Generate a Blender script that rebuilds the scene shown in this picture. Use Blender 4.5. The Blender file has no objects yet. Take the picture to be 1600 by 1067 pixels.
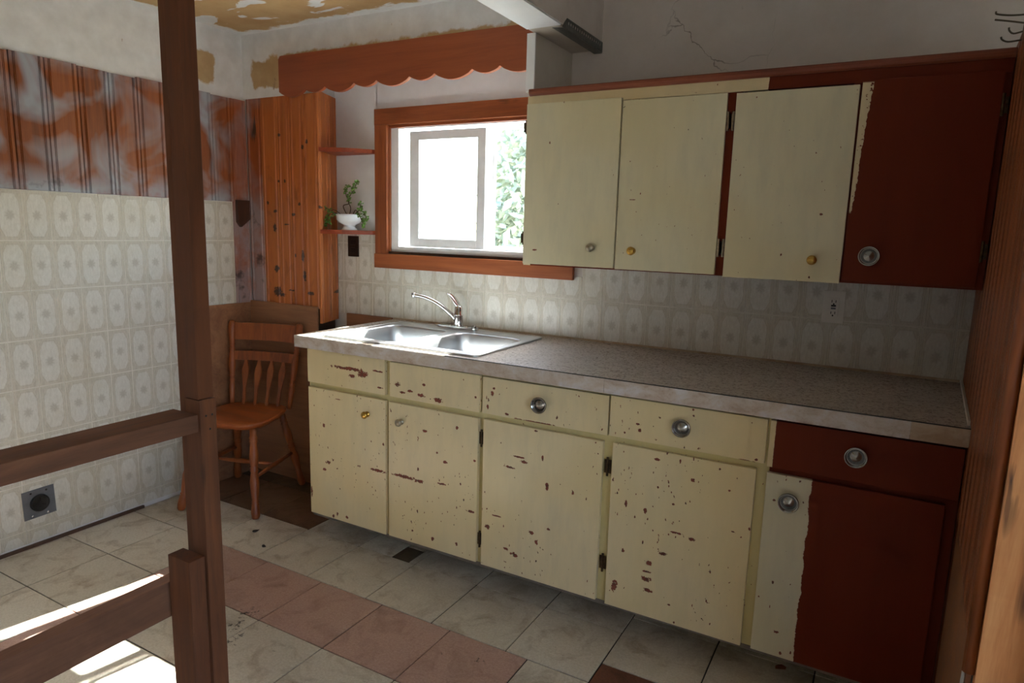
import bpy, bmesh, math, random
from mathutils import Vector, Matrix
random.seed(7)
sc = bpy.context.scene
COL = sc.collection

# ------------------------------------------------------------------ camera
cam_d = bpy.data.cameras.new('camera'); cam = bpy.data.objects.new('camera', cam_d); COL.objects.link(cam)
cam_d.sensor_width = 36.0; cam_d.lens = 23.45; cam_d.clip_start = 0.02
cR, cU, cF = (0.871908, 0.488904, 0.027352), (-0.104479, 0.131173, 0.985839), (-0.478393, 0.862419, -0.165451)
cC = (3.043035, -2.701904, 1.38592)
cam.matrix_world = Matrix(((cR[0], cU[0], -cF[0], cC[0]), (cR[1], cU[1], -cF[1], cC[1]), (cR[2], cU[2], -cF[2], cC[2]), (0, 0, 0, 1)))
sc.camera = cam

# ------------------------------------------------------------------ sky, sun, exposure
EXPOSURE = 0.97
SKY = 1.05
SUN = 48.0
sun_travel = Vector((-0.175, -1.0, -1.035)).normalized()
w = bpy.data.worlds.new('sky'); sc.world = w; w.use_nodes = True
wt = w.node_tree; bg = wt.nodes['Background']
sky = wt.nodes.new('ShaderNodeTexSky'); sky.sky_type = 'NISHITA'; sky.sun_disc = False
sky.sun_elevation = math.radians(46.6); sky.sun_rotation = math.atan2(0.175, 1.0)
sky.air_density = 1.0; sky.dust_density = 2.5; sky.ozone_density = 1.0
hs = wt.nodes.new('ShaderNodeHueSaturation'); hs.inputs['Saturation'].default_value = 1.0
wt.links.new(sky.outputs[0], hs.inputs['Color']); wt.links.new(hs.outputs[0], bg.inputs[0]); bg.inputs[1].default_value = SKY
sd = bpy.data.lights.new('sun', 'SUN'); sd.energy = SUN; sd.angle = math.radians(0.53); sd.color = (1.0, 0.98, 0.95)
so = bpy.data.objects.new('sun', sd); COL.objects.link(so)
so.rotation_euler = sun_travel.to_track_quat('-Z', 'Y').to_euler(); so.location = (3, 6, 8)

def portal(name, loc, d, sx, sy):            # guides sky sampling through a real window opening; emits nothing itself
    l = bpy.data.lights.new(name, 'AREA'); l.shape = 'RECTANGLE'; l.size = sx; l.size_y = sy
    l.cycles.is_portal = True
    o = bpy.data.objects.new(name, l); COL.objects.link(o); o.location = loc
    o.rotation_euler = Vector(d).to_track_quat('-Z', 'Z').to_euler()
portal('kitchen_window_portal', (1.31, 0.08, 1.57), (0, -1, 0), 1.1, 0.75)
portal('side_window_portal', (5.34, -3.25, 1.45), (-1, 0, 0), 2.0, 1.3)

vs = sc.view_settings
vs.view_transform = 'Standard'; vs.look = 'None'; vs.gamma = 1.0; vs.use_curve_mapping = False; vs.exposure = EXPOSURE
sc.cycles.use_denoising = True
sc.cycles.use_adaptive_sampling = True; sc.cycles.adaptive_threshold = 0.025
sc.cycles.max_bounces = 9; sc.cycles.diffuse_bounces = 6; sc.cycles.transparent_max_bounces = 12
sc.cycles.sample_clamp_indirect = 8.0

# ------------------------------------------------------------------ node helpers
def lin(r, g, b):
    f = lambda c: (c / 255 / 12.92) if c / 255 <= 0.04045 else ((c / 255 + 0.055) / 1.055) ** 2.4
    return (f(r), f(g), f(b), 1.0)

class G:
    def __init__(s, name, rough=0.5, metal=0.0, spec=0.5):
        s.m = bpy.data.materials.new(name); s.m.use_nodes = True; s.t = s.m.node_tree
        s.b = s.t.nodes['Principled BSDF']
        s.b.inputs['Roughness'].default_value = rough; s.b.inputs['Metallic'].default_value = metal
        s.b.inputs['Specular IOR Level'].default_value = spec
    def node(s, typ, ins=None, **props):
        n = s.t.nodes.new(typ)
        for k, v in props.items(): setattr(n, k, v)
        for k, v in (ins or {}).items(): s.put(n.inputs[k], v)
        return n
    def put(s, sock, v):
        if isinstance(v, bpy.types.NodeSocket): s.t.links.new(v, sock)
        elif v is not None: sock.default_value = v
    def pos(s): return s.node('ShaderNodeNewGeometry').outputs['Position']
    def objc(s): return s.node('ShaderNodeTexCoord').outputs['Object']
    def uv(s): return s.node('ShaderNodeTexCoord').outputs['UV']
    def rnd(s): return s.node('ShaderNodeObjectInfo').outputs['Random']
    def xyz(s, v):
        n = s.node('ShaderNodeSeparateXYZ', {0: v}); return n.outputs[0], n.outputs[1], n.outputs[2]
    def vec(s, x, y, z): return s.node('ShaderNodeCombineXYZ', {0: x, 1: y, 2: z}).outputs[0]
    def M(s, op, a, b=None, c=None, clamp=False):
        n = s.node('ShaderNodeMath', operation=op, use_clamp=clamp); s.put(n.inputs[0], a)
        if b is not None: s.put(n.inputs[1], b)
        if c is not None: s.put(n.inputs[2], c)
        return n.outputs[0]
    def V(s, op, a, b):
        n = s.node('ShaderNodeVectorMath', operation=op); s.put(n.inputs[0], a); s.put(n.inputs[1], b); return n.outputs[0]
    def noise(s, v, scale, detail=4, rough=0.55, dist=0.0):
        return s.node('ShaderNodeTexNoise', {'Vector': v, 'Scale': scale, 'Detail': detail, 'Roughness': rough, 'Distortion': dist}).outputs['Fac']
    def voro(s, v, scale, rnd=1.0):
        return s.node('ShaderNodeTexVoronoi', {'Vector': v, 'Scale': scale, 'Randomness': rnd}).outputs['Distance']
    def step(s, v, lo, hi, a=0.0, b=1.0):
        return s.node('ShaderNodeMapRange', {0: v, 1: lo, 2: hi, 3: a, 4: b}, clamp=True).outputs[0]
    def mix(s, f, a, b, blend='MIX'):
        n = s.node('ShaderNodeMix', data_type='RGBA', blend_type=blend)
        s.put(n.inputs[0], f); s.put(n.inputs[6], a); s.put(n.inputs[7], b); return n.outputs[2]
    def ramp(s, f, stops):
        n = s.node('ShaderNodeValToRGB', {0: f}); e = n.color_ramp.elements
        while len(e) > 1: e.remove(e[-1])
        e[0].position, e[0].color = stops[0]
        for p, c in stops[1:]:
            k = e.new(p); k.color = c
        return n.outputs[0]
    def color(s, c): s.put(s.b.inputs['Base Color'], c); return s
    def rough(s, r): s.put(s.b.inputs['Roughness'], r); return s
    def bump(s, h, strength=0.3, dist=0.002):
        n = s.node('ShaderNodeBump', {'Strength': strength, 'Distance': dist, 'Height': h})
        s.t.links.new(n.outputs[0], s.b.inputs['Normal']); return s

def plain(name, rgb, rough=0.5, metal=0.0, var=0.12, scale=25, spec=0.5):
    g = G(name, rough, metal, spec); n = g.noise(g.pos(), scale)
    c = lin(*rgb); d = tuple(x * (1 - var) for x in c[:3]) + (1,); l = tuple(min(1, x * (1 + var)) for x in c[:3]) + (1,)
    g.color(g.ramp(n, [(0.3, d), (0.7, l)])); g.rough(g.step(n, 0.2, 0.8, rough * 0.85, min(1, rough * 1.15)))
    return g.m

def wood(name, dark, mid, light, axis='z', rough=0.45, knots=0.0, smear=0.0, scale=1.0, knot_rgb=(38, 18, 8), soot=0.0, spec=0.5, stain=0.0, marks=()):
    g = G(name, rough, 0, spec); p = g.pos(); r = g.rnd()
    off = g.vec(g.M('MULTIPLY', r, 7.3), g.M('MULTIPLY', r, 3.1), g.M('MULTIPLY', r, 5.7))
    q = g.V('ADD', p, off)
    st = {'x': (0.07, 1, 1), 'y': (1, 0.07, 1), 'z': (1, 1, 0.07)}[axis]
    kst = {'x': (3.2, 9, 9), 'y': (9, 3.2, 9), 'z': (9, 9, 3.2)}[axis]
    s1 = g.V('MULTIPLY', q, st)
    n1 = g.noise(s1, 22 * scale, 5, 0.6, 1.2); n2 = g.noise(s1, 120 * scale, 3, 0.7)
    f = g.M('ADD', g.M('MULTIPLY', n1, 0.75), g.M('MULTIPLY', n2, 0.25))
    f = g.M('ADD', f, g.M('MULTIPLY', g.M('SUBTRACT', r, 0.5), 0.14))
    c = g.ramp(f, [(0.3, lin(*dark)), (0.5, lin(*mid)), (0.7, lin(*light))])
    if knots:
        v = g.voro(g.V('ADD', g.V('MULTIPLY', q, kst), g.vec(n1, n1, n1)), 1.0)
        gate = g.step(g.noise(g.V('MULTIPLY', q, (5, 5, 2.5)), 1.0, 2), 0.5, 0.56)
        k = g.M('MULTIPLY', g.step(v, 0.2, 0.1), g.M('MULTIPLY', gate, knots))
        c = g.mix(k, c, lin(*knot_rgb))
    if soot:                                       # charred and scraped streaks
        k = g.step(g.noise(g.V('MULTIPLY', p, (6, 6, 2.2)), 2.2, 5, 0.65, 1.0), 0.60, 0.68)
        c = g.mix(g.M('MULTIPLY', k, soot), c, lin(30, 18, 12))
    if marks:                                      # knots and scorch marks with places of their own
        mx, my, mz = g.xyz(p); nk = g.noise(p, 70, 3, 0.6); mk = 0.0
        for (ax, az, rx, rz) in marks:
            da = g.M('DIVIDE', g.M('SUBTRACT', mx, ax), rx); db = g.M('DIVIDE', g.M('SUBTRACT', mz, az), rz)
            dd = g.M('ADD', g.M('ADD', g.M('MULTIPLY', da, da), g.M('MULTIPLY', db, db)), g.M('MULTIPLY', g.M('SUBTRACT', nk, 0.45), 3.0))
            mk = g.M('MAXIMUM', mk, g.step(dd, 1.1, 0.6))
        c = g.mix(g.M('MULTIPLY', mk, 0.92), c, lin(34, 18, 10))
    if stain:
        k = g.step(g.noise(p, 3.2, 5, 0.65, 0.5), 0.5, 0.72)
        c = g.mix(g.M('MULTIPLY', k, stain), c, lin(*dark))
    if smear:                                      # old grey paint and filler smeared over the boards
        k = g.step(g.noise(g.V('MULTIPLY', p, (1, 1, 0.8)), 4.4, 3, 0.5, 0.6), 0.45, 0.64)
        x, y, z = g.xyz(p)
        low = g.M('ADD', g.step(z, 1.60, 1.50), g.step(z, 1.96, 2.01, 0, 0.5))
        k2 = g.M('MULTIPLY', low, g.step(g.noise(p, 7, 4), 0.34, 0.55))
        kk = g.M('MULTIPLY', g.M('MAXIMUM', k, k2), smear, clamp=True)
        c = g.mix(kk, c, lin(168, 180, 194))
        dk = g.step(g.noise(g.V('ADD', p, (3.1, 1.7, 0.4)), 8, 4), 0.62, 0.7)
        c = g.mix(g.M('MULTIPLY', g.M('MULTIPLY', dk, low), 0.8), c, lin(28, 22, 18))
    g.color(c); g.rough(g.step(n1, 0.2, 0.8, rough * 0.8, min(1, rough * 1.25))); g.bump(f, 0.25, 0.0015)
    return g.m

RED = lin(114, 45, 22)
CREAM = lin(222, 206, 167)
def chipped(name, chips=(), density=0.5, red=None, base=CREAM, rough=0.30):
    """cream gloss paint chipped down to the red-brown coat; red = function(g, x, z) giving where the red coat was rolled on"""
    g = G(name, rough); p = g.pos(); x, y, z = g.xyz(p)
    nd = g.noise(p, 110, 3, 0.65)
    base_n = g.noise(g.V('MULTIPLY', p, (9, 9, 2.0)), 3, 5, 0.6)
    gr = tuple(a * b for a, b in zip(base[:3], (0.91, 0.92, 0.94))) + (1,)
    c = g.mix(g.step(base_n, 0.42, 0.7), base, gr)
    yl = tuple(a * b for a, b in zip(base[:3], (0.97, 0.92, 0.78))) + (1,)
    c = g.mix(g.step(g.noise(p, 1.7, 2), 0.45, 0.65, 0, 0.8), c, yl)
    wear = g.step(g.noise(g.V('MULTIPLY', p, (14, 14, 3)), 5, 4, 0.7), 0.66, 0.75, 0, 0.14)
    c = g.mix(wear, c, lin(150, 146, 132))
    sp = g.noise(g.V('MULTIPLY', p, (1, 1, 0.6)), 95, 2, 0.5)
    gate = g.step(g.noise(p, 5.5, 2), 0.42, 0.6, 0, 0.07 * density)
    chip = g.step(g.M('ADD', sp, gate), 0.755, 0.762)
    for (cx, cz, rx, rz) in chips:
        a = g.M('DIVIDE', g.M('SUBTRACT', x, cx), rx); b = g.M('DIVIDE', g.M('SUBTRACT', z, cz), rz)
        d = g.M('ADD', g.M('ADD', g.M('MULTIPLY', a, a), g.M('MULTIPLY', b, b)), g.M('MULTIPLY', g.M('SUBTRACT', nd, 0.46), 4.2))
        chip = g.M('MAXIMUM', chip, g.step(d, 1.0, 0.8))
    cr = g.mix(g.step(nd, 0.45, 0.62), lin(122, 54, 36), lin(64, 36, 24))
    c = g.mix(chip, c, cr)
    ro = g.M('ADD', rough, g.M('MULTIPLY', chip, 0.3))
    if red:
        n2 = g.noise(g.V('MULTIPLY', p, (1, 1, 2.5)), 6, 5, 0.7)
        k = red(g, x, z, n2)
        rr = g.mix(g.noise(g.V('MULTIPLY', p, (2, 2, 0.3)), 8, 3), RED, tuple(a * 0.72 for a in RED[:3]) + (1,))
        c = g.mix(k, c, rr)
        ro = g.M('ADD', ro, g.M('MULTIPLY', k, 0.18)); g.put(g.b.inputs['Specular IOR Level'], g.M('SUBTRACT', 0.5, g.M('MULTIPLY', k, 0.36)))
    g.color(c); g.rough(ro)
    g.bump(g.M('SUBTRACT', g.noise(g.V('MULTIPLY', p, (1, 1, 0.12)), 90, 3), g.M('MULTIPLY', chip, 0.7)), 0.22, 0.001)
    return g.m

# ------------------------------------------------------------------ mesh helpers
def tag(o, label=None, cat=None, group=None, kind=None):
    if label: o['label'] = label
    if cat: o['category'] = cat
    if group: o['group'] = group
    if kind: o['kind'] = kind
    return o
def link(name, me, mat=None, parent=None, loc=None, rot=None):
    o = bpy.data.objects.new(name, me); COL.objects.link(o)
    if mat and not me.materials: me.materials.append(mat)
    if parent: o.parent = parent
    if loc: o.location = loc
    if rot: o.rotation_euler = rot
    return o
def empty(name, loc=(0, 0, 0), rz=0.0):
    o = bpy.data.objects.new(name, None); COL.objects.link(o); o.location = loc; o.rotation_euler = (0, 0, rz)
    o.empty_display_size = 0.1; return o
def tomesh(bm, name, smooth=False):
    bmesh.ops.recalc_face_normals(bm, faces=bm.faces[:])
    me = bpy.data.meshes.new(name); bm.to_mesh(me); bm.free()
    if smooth:
        for p in me.polygons: p.use_smooth = True
    return me
def add_box(bm, a, b, bev=0.0):
    x0, y0, z0 = (min(a[i], b[i]) for i in range(3)); x1, y1, z1 = (max(a[i], b[i]) for i in range(3))
    vs_ = [bm.verts.new(v) for v in ((x0, y0, z0), (x1, y0, z0), (x1, y1, z0), (x0, y1, z0), (x0, y0, z1), (x1, y0, z1), (x1, y1, z1), (x0, y1, z1))]
    fs = [bm.faces.new([vs_[i] for i in f]) for f in ((3, 2, 1, 0), (4, 5, 6, 7), (0, 1, 5, 4), (1, 2, 6, 5), (2, 3, 7, 6), (3, 0, 4, 7))]
    if bev > 0:
        es = list({e for f in fs for e in f.edges})
        bmesh.ops.bevel(bm, geom=es, offset=bev, segments=2, profile=0.7, affect='EDGES')
def box(name, a, b, mat, parent=None, bev=0.0, local=False):
    """box between two world corners; when the parent is an Empty somewhere the corners are given relative to world"""
    bm = bmesh.new(); ca = [(a[i] + b[i]) / 2 for i in range(3)]
    add_box(bm, [a[i] - ca[i] for i in range(3)], [b[i] - ca[i] for i in range(3)], bev)
    me = tomesh(bm, name)
    o = link(name, me, mat, parent)
    pl = Vector((0, 0, 0))
    if parent is not None and not local:
        pl = wloc(parent)
    o.location = Vector(ca) - pl
    return o
def wloc(o):
    v = Vector(o.location)
    while o.parent: o = o.parent; v += Vector(o.location)
    return v
def boxes(name, lst, mat, parent=None, bev=0.0):
    bm = bmesh.new()
    for a, b in lst: add_box(bm, a, b, bev)
    return link(name, tomesh(bm, name), mat, parent)
def add_lathe(bm, prof, p0, axis, seg=16, cap=True):
    """prof: list of (t, r) along axis from p0"""
    ax = Vector(axis).normalized(); p0 = Vector(p0)
    u = ax.orthogonal().normalized(); v = ax.cross(u)
    rings = []
    for t, r in prof:
        c = p0 + ax * t
        rings.append([bm.verts.new(c + (u * math.cos(2 * math.pi * i / seg) + v * math.sin(2 * math.pi * i / seg)) * r) for i in range(seg)])
    for a, b in zip(rings, rings[1:]):
        for i in range(seg):
            j = (i + 1) % seg; bm.faces.new((a[i], a[j], b[j], b[i]))
    if cap:
        bm.faces.new(list(reversed(rings[0]))); bm.faces.new(rings[-1])
def lathe(name, prof, p0, axis, mat, parent=None, seg=16):
    bm = bmesh.new(); add_lathe(bm, prof, p0, axis, seg); return link(name, tomesh(bm, name, True), mat, parent)
def add_tube(bm, pts, rad, seg=8):
    pts = [Vector(p) for p in pts]; rings = []
    n = len(pts); ref = None
    for i, p in enumerate(pts):
        d = (pts[min(i + 1, n - 1)] - pts[max(i - 1, 0)]).normalized()
        if ref is None: ref = d.orthogonal().normalized()
        ref = (ref - d * ref.dot(d)).normalized(); w_ = d.cross(ref)
        r = rad[i] if isinstance(rad, (list, tuple)) else rad
        rings.append([bm.verts.new(p + (ref * math.cos(2 * math.pi * k / seg) + w_ * math.sin(2 * math.pi * k / seg)) * r) for k in range(seg)])
    for a, b in zip(rings, rings[1:]):
        for i in range(seg):
            j = (i + 1) % seg; bm.faces.new((a[i], a[j], b[j], b[i]))
    bm.faces.new(list(reversed(rings[0]))); bm.faces.new(rings[-1])
def tube(name, pts, rad, mat, parent=None, seg=8):
    bm = bmesh.new(); add_tube(bm, pts, rad, seg); return link(name, tomesh(bm, name, True), mat, parent)
def spline(pts, n=8):
    P = [Vector(p) for p in pts]; P = [P[0] * 2 - P[1]] + P + [P[-1] * 2 - P[-2]]; out = []
    for i in range(1, len(P) - 2):
        a, b, c, d = P[i - 1:i + 3]
        for k in range(n):
            t = k / n
            out.append(0.5 * ((2 * b) + (c - a) * t + (2 * a - 5 * b + 4 * c - d) * t * t + (3 * b - a - 3 * c + d) * t ** 3))
    out.append(P[-2]); return out
def rrect(cx, cy, w_, h_, r, n=6):
    pts = []
    for sx, sy, a0 in ((1, 1, 0), (-1, 1, 90), (-1, -1, 180), (1, -1, 270)):
        for k in range(n + 1):
            a = math.radians(a0 + 90 * k / n)
            pts.append((cx + sx * (w_ / 2 - r) + r * math.cos(a), cy + sy * (h_ / 2 - r) + r * math.sin(a)))
    return pts
def plate(name, outer, holes, z0, z1, mat, parent=None, xf=None):
    bm = bmesh.new()
    for lp in [outer] + list(holes):
        vv = [bm.verts.new((p[0], p[1], z1)) for p in lp]
        for i in range(len(vv)): bm.edges.new((vv[i], vv[(i + 1) % len(vv)]))
    bmesh.ops.triangle_fill(bm, use_beauty=True, use_dissolve=False, edges=bm.edges[:])
    r = bmesh.ops.extrude_face_region(bm, geom=bm.faces[:])
    bmesh.ops.translate(bm, verts=[v for v in r['geom'] if isinstance(v, bmesh.types.BMVert)], vec=(0, 0, z0 - z1))
    if xf: bmesh.ops.transform(bm, matrix=xf, verts=bm.verts[:])
    return link(name, tomesh(bm, name), mat, parent)
XZ = Matrix(((1, 0, 0, 0), (0, 0, -1, 0), (0, 1, 0, 0), (0, 0, 0, 1)))      # (x, y, z) plate -> x, -z, y : plate drawn in x/z, thickness along -y
def copies(src, parent=None):
    o = src.copy(); COL.objects.link(o)
    if parent: o.parent = parent
    for ch in list(src.children):
        c = ch.copy(); COL.objects.link(c); c.parent = o
        for gch in list(ch.children):
            d = gch.copy(); COL.objects.link(d); d.parent = c
    return o

# ------------------------------------------------------------------ materials
CHAR = [(0.212,1.447,0.016,0.010),(0.345,1.431,0.016,0.008),(0.206,1.360,0.014,0.024),(0.292,1.380,0.018,0.005),(0.213,1.146,0.022,0.022),(0.353,1.222,0.008,0.012),(0.406,1.220,0.012,0.035),(0.415,1.120,0.012,0.032),(0.214,1.025,0.032,0.030),(0.318,1.038,0.028,0.005),(0.456,1.030,0.026,0.012),(0.528,1.470,0.007,0.009),(0.250,1.010,0.03,0.012),(0.255,1.83,0.010,0.010),(0.42,1.765,0.011,0.012),(0.45,1.79,0.011,0.012),(0.245,1.60,0.009,0.010),(0.29,1.60,0.009,0.010),(0.16,1.49,0.010,0.010),(0.39,1.485,0.010,0.010)]
M_pine = wood('varnished_knotty_pine', (158, 82, 34), (180, 100, 44), (194, 114, 54), 'z', 0.38, knots=0.4, soot=0.2, marks=CHAR)
M_pine_l = wood('smeared_pine', (108, 56, 24), (142, 76, 32), (162, 92, 42), 'z', 0.45, knots=0.8, smear=0.85)
M_pine_c = wood('smeared_corner_pine', (128, 60, 26), (152, 78, 34), (172, 94, 44), 'z', 0.4, knots=0.9, smear=0.45)
M_pine_r = wood('dark_varnished_pine', (112, 56, 24), (140, 74, 32), (158, 90, 42), 'z', 0.42, knots=0.6)
M_case = wood('red_stained_casing', (126, 64, 32), (154, 82, 42), (172, 98, 54), 'x', 0.4, knots=0.5)
M_case_v = wood('red_stained_casing_upright', (126, 64, 32), (154, 82, 42), (172, 98, 54), 'z', 0.4, knots=0.5)
M_val = wood('red_stained_valance', (132, 64, 34), (148, 74, 40), (160, 84, 48), 'x', 0.5)
M_stud = wood('aged_stud', (88, 50, 30), (116, 70, 42), (136, 86, 54), 'z', 0.7, knots=0.8, stain=0.5)
M_stud_red = wood('stained_stud', (84, 47, 26), (106, 61, 34), (120, 72, 42), 'z', 0.6, knots=0.5, stain=0.5)
M_rail = wood('aged_rail', (92, 60, 42), (120, 80, 58), (140, 98, 72), 'y', 0.75, knots=0.7, stain=0.6)
M_endstud = wood('raw_end_stud', (150, 88, 42), (196, 128, 74), (216, 156, 100), 'z', 0.6, knots=0.9, stain=0.35)
M_ply = wood('brown_plywood', (126, 84, 58), (152, 106, 74), (170, 122, 88), 'x', 0.6, scale=0.6)
M_chair = wood('maple_chair', (104, 52, 24), (142, 74, 34), (164, 92, 44), 'z', 0.38)
M_chair_s = wood('maple_chair_seat', (116, 56, 26), (154, 80, 38), (174, 98, 48), 'x', 0.32)
M_shelf = wood('red_stained_shelf', (104, 40, 18), (140, 58, 28), (160, 74, 36), 'x', 0.45)
M_darkwood = wood('dark_base_strip', (36, 24, 16), (62, 42, 28), (84, 58, 40), 'y', 0.8)
M_blk = wood('dark_stained_block', (48, 26, 16), (66, 36, 22), (80, 46, 30), 'z', 0.55)
M_basestrip = plain('brown_strip', (88, 66, 52), 0.8, var=0.35, scale=40)
M_paint = plain('white_window_paint', (238, 241, 244), 0.4, var=0.04)
M_chrome = plain('chrome', (215, 215, 215), 0.12, 1.0, 0.04)
M_dullchrome = plain('dulled_chrome', (160, 158, 155), 0.22, 1.0, 0.04, 60)
M_brass = plain('brass', (205, 165, 85), 0.25, 1.0, 0.1)
M_steelknob = plain('brushed_nickel', (176, 168, 150), 0.3, 1.0, 0.1)
M_dark = plain('dark_plastic', (26, 22, 20), 0.45)
M_brownplate = plain('brown_bakelite', (36, 24, 18), 0.35)
M_whiteplastic = plain('white_plastic', (226, 222, 214), 0.35, var=0.04)
M_greymetal = plain('galvanised_grey', (112, 116, 122), 0.5, 0.4, 0.12)
M_galv = plain('galvanised_bead', (110, 112, 108), 0.42, 0.8, 0.25, 70)
M_hinge = plain('tarnished_hinge', (84, 66, 46), 0.45, 0.85, 0.5, 90)
M_pot = plain('glazed_white_ceramic', (232, 236, 240), 0.12, var=0.03)
M_leaf = plain('jade_leaf', (92, 128, 52), 0.4, var=0.4, scale=60)
M_stem = plain('brown_stem', (74, 58, 40), 0.6)
M_soil = plain('potting_soil', (46, 34, 26), 0.9, var=0.4, scale=90)
M_dead = plain('dry_brown_leaf', (122, 70, 34), 0.8, var=0.3, scale=60)
M_scrap = plain('dark_scrap', (52, 44, 40), 0.8, var=0.3, scale=60)

def m_drywall():
    g = G('patched_drywall', 0.85); p = g.pos(); x, y, z = g.xyz(p)
    n = g.noise(p, 9, 5, 0.6); n2 = g.noise(p, 2.2, 4, 0.6, 0.6)
    wh = g.ramp(g.noise(p, 14, 5), [(0.3, lin(216, 216, 216)), (0.7, lin(232, 233, 234))])
    tan = g.ramp(n, [(0.3, lin(176, 146, 104)), (0.7, lin(196, 168, 126))])
    e = g.M('MULTIPLY', g.M('SUBTRACT', n, 0.5), 0.10)
    def rect(a0, a1, b0, b1, u, v, soft=0.012):
        f = g.M('MINIMUM', g.M('MINIMUM', g.M('SUBTRACT', u, a0), g.M('SUBTRACT', a1, u)), g.M('MINIMUM', g.M('SUBTRACT', v, b0), g.M('SUBTRACT', b1, v)))
        return g.step(g.M('ADD', f, e), 0, soft)
    k = rect(0.07, 0.36, 2.06, 2.215, x, z)
    k = g.M('MAXIMUM', k, rect(0.2, 1.75, 2.185, 2.222, x, z))
    k = g.M('MULTIPLY', k, g.step(y, -0.30, -0.28))                       # the bulkhead over the valance
    kl = g.M('MULTIPLY', rect(-0.60, -0.36, 2.06, 2.22, y, z), g.step(x, 0.05, 0.03))
    k = g.M('MAXIMUM', k, kl)
    c = g.mix(k, wh, tan)
    pk = g.step(g.noise(g.V('MULTIPLY', p, (1, 1, 0.5)), 16, 4, 0.65), 0.69, 0.73)
    c = g.mix(g.M('MULTIPLY', pk, 0.7), c, lin(150, 116, 92))
    g.color(c); g.bump(n, 0.3, 0.004); return g.m
def m_ceiling():
    g = G('half_patched_ceiling', 0.9); p = g.pos(); x, y, z = g.xyz(p)
    n = g.noise(p, 7, 5, 0.6); n2 = g.noise(g.V('MULTIPLY', p, (1, 2.2, 1)), 3.6, 4, 0.55, 0.7)
    wh = g.ramp(n, [(0.3, lin(214, 216, 216)), (0.7, lin(232, 234, 234))])
    tan = g.ramp(n, [(0.3, lin(180, 146, 98)), (0.7, lin(196, 166, 120))])
    e = g.M('MULTIPLY', g.M('SUBTRACT', n, 0.5), 0.18)
    f = g.M('MINIMUM', g.M('MINIMUM', g.M('SUBTRACT', x, 0.03), g.M('SUBTRACT', -0.235, y)), g.M('SUBTRACT', 1.05, g.M('ADD', x, g.M('MULTIPLY', y, 0.55))))
    k = g.step(g.M('ADD', f, e), 0.0, 0.02)
    k = g.M('MULTIPLY', k, g.step(n2, 0.60, 0.57))
    g.color(g.mix(k, wh, tan)); g.bump(n, 0.2, 0.003); return g.m
def m_plaster(name, a, b, cracks=True):
    g = G(name, 0.85); p = g.pos(); n = g.noise(p, 4, 6, 0.65)
    c = g.ramp(n, [(0.3, lin(*a)), (0.7, lin(*b))])
    if cracks:
        q = g.V('ADD', g.V('MULTIPLY', p, (1, 1, 0.8)), g.V('MULTIPLY', g.node('ShaderNodeTexNoise', {'Vector': p, 'Scale': 6.0, 'Detail': 4.0}).outputs['Color'], (0.22, 0.0, 0.22)))
        v = g.node('ShaderNodeTexVoronoi', {'Vector': q, 'Scale': 3.0}, feature='DISTANCE_TO_EDGE').outputs['Distance']
        gate = g.step(g.noise(p, 2.3, 2), 0.5, 0.6)
        k = g.M('MULTIPLY', g.step(v, 0.0055, 0.0015), g.M('MULTIPLY', gate, 0.6))
        sp = g.step(g.noise(g.V('MULTIPLY', p, (1, 1, 0.5)), 30, 4, 0.6), 0.72, 0.76, 0, 0.6)
        k = g.M('MAXIMUM', k, sp)
        c = g.mix(k, c, lin(74, 62, 54))
    g.color(c); g.bump(g.noise(p, 22, 5), 0.25, 0.003); return g.m
M_dry = m_drywall(); M_ceil = m_ceiling()
M_wallback = m_plaster('cracked_plaster', (196, 188, 180), (212, 205, 198))
M_niche = m_plaster('white_lining', (214, 212, 212), (228, 228, 230), False)
M_room = m_plaster('off_white_plaster', (206, 202, 194), (222, 218, 210), False)
M_beam = m_plaster('fresh_white_board', (224, 226, 228), (234, 236, 238), False)
M_beam_old = m_plaster('old_beige_board', (186, 178, 164), (204, 198, 186), False)
M_scuffed = m_plaster('scuffed_drywall', (200, 202, 204), (222, 224, 226))

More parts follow.
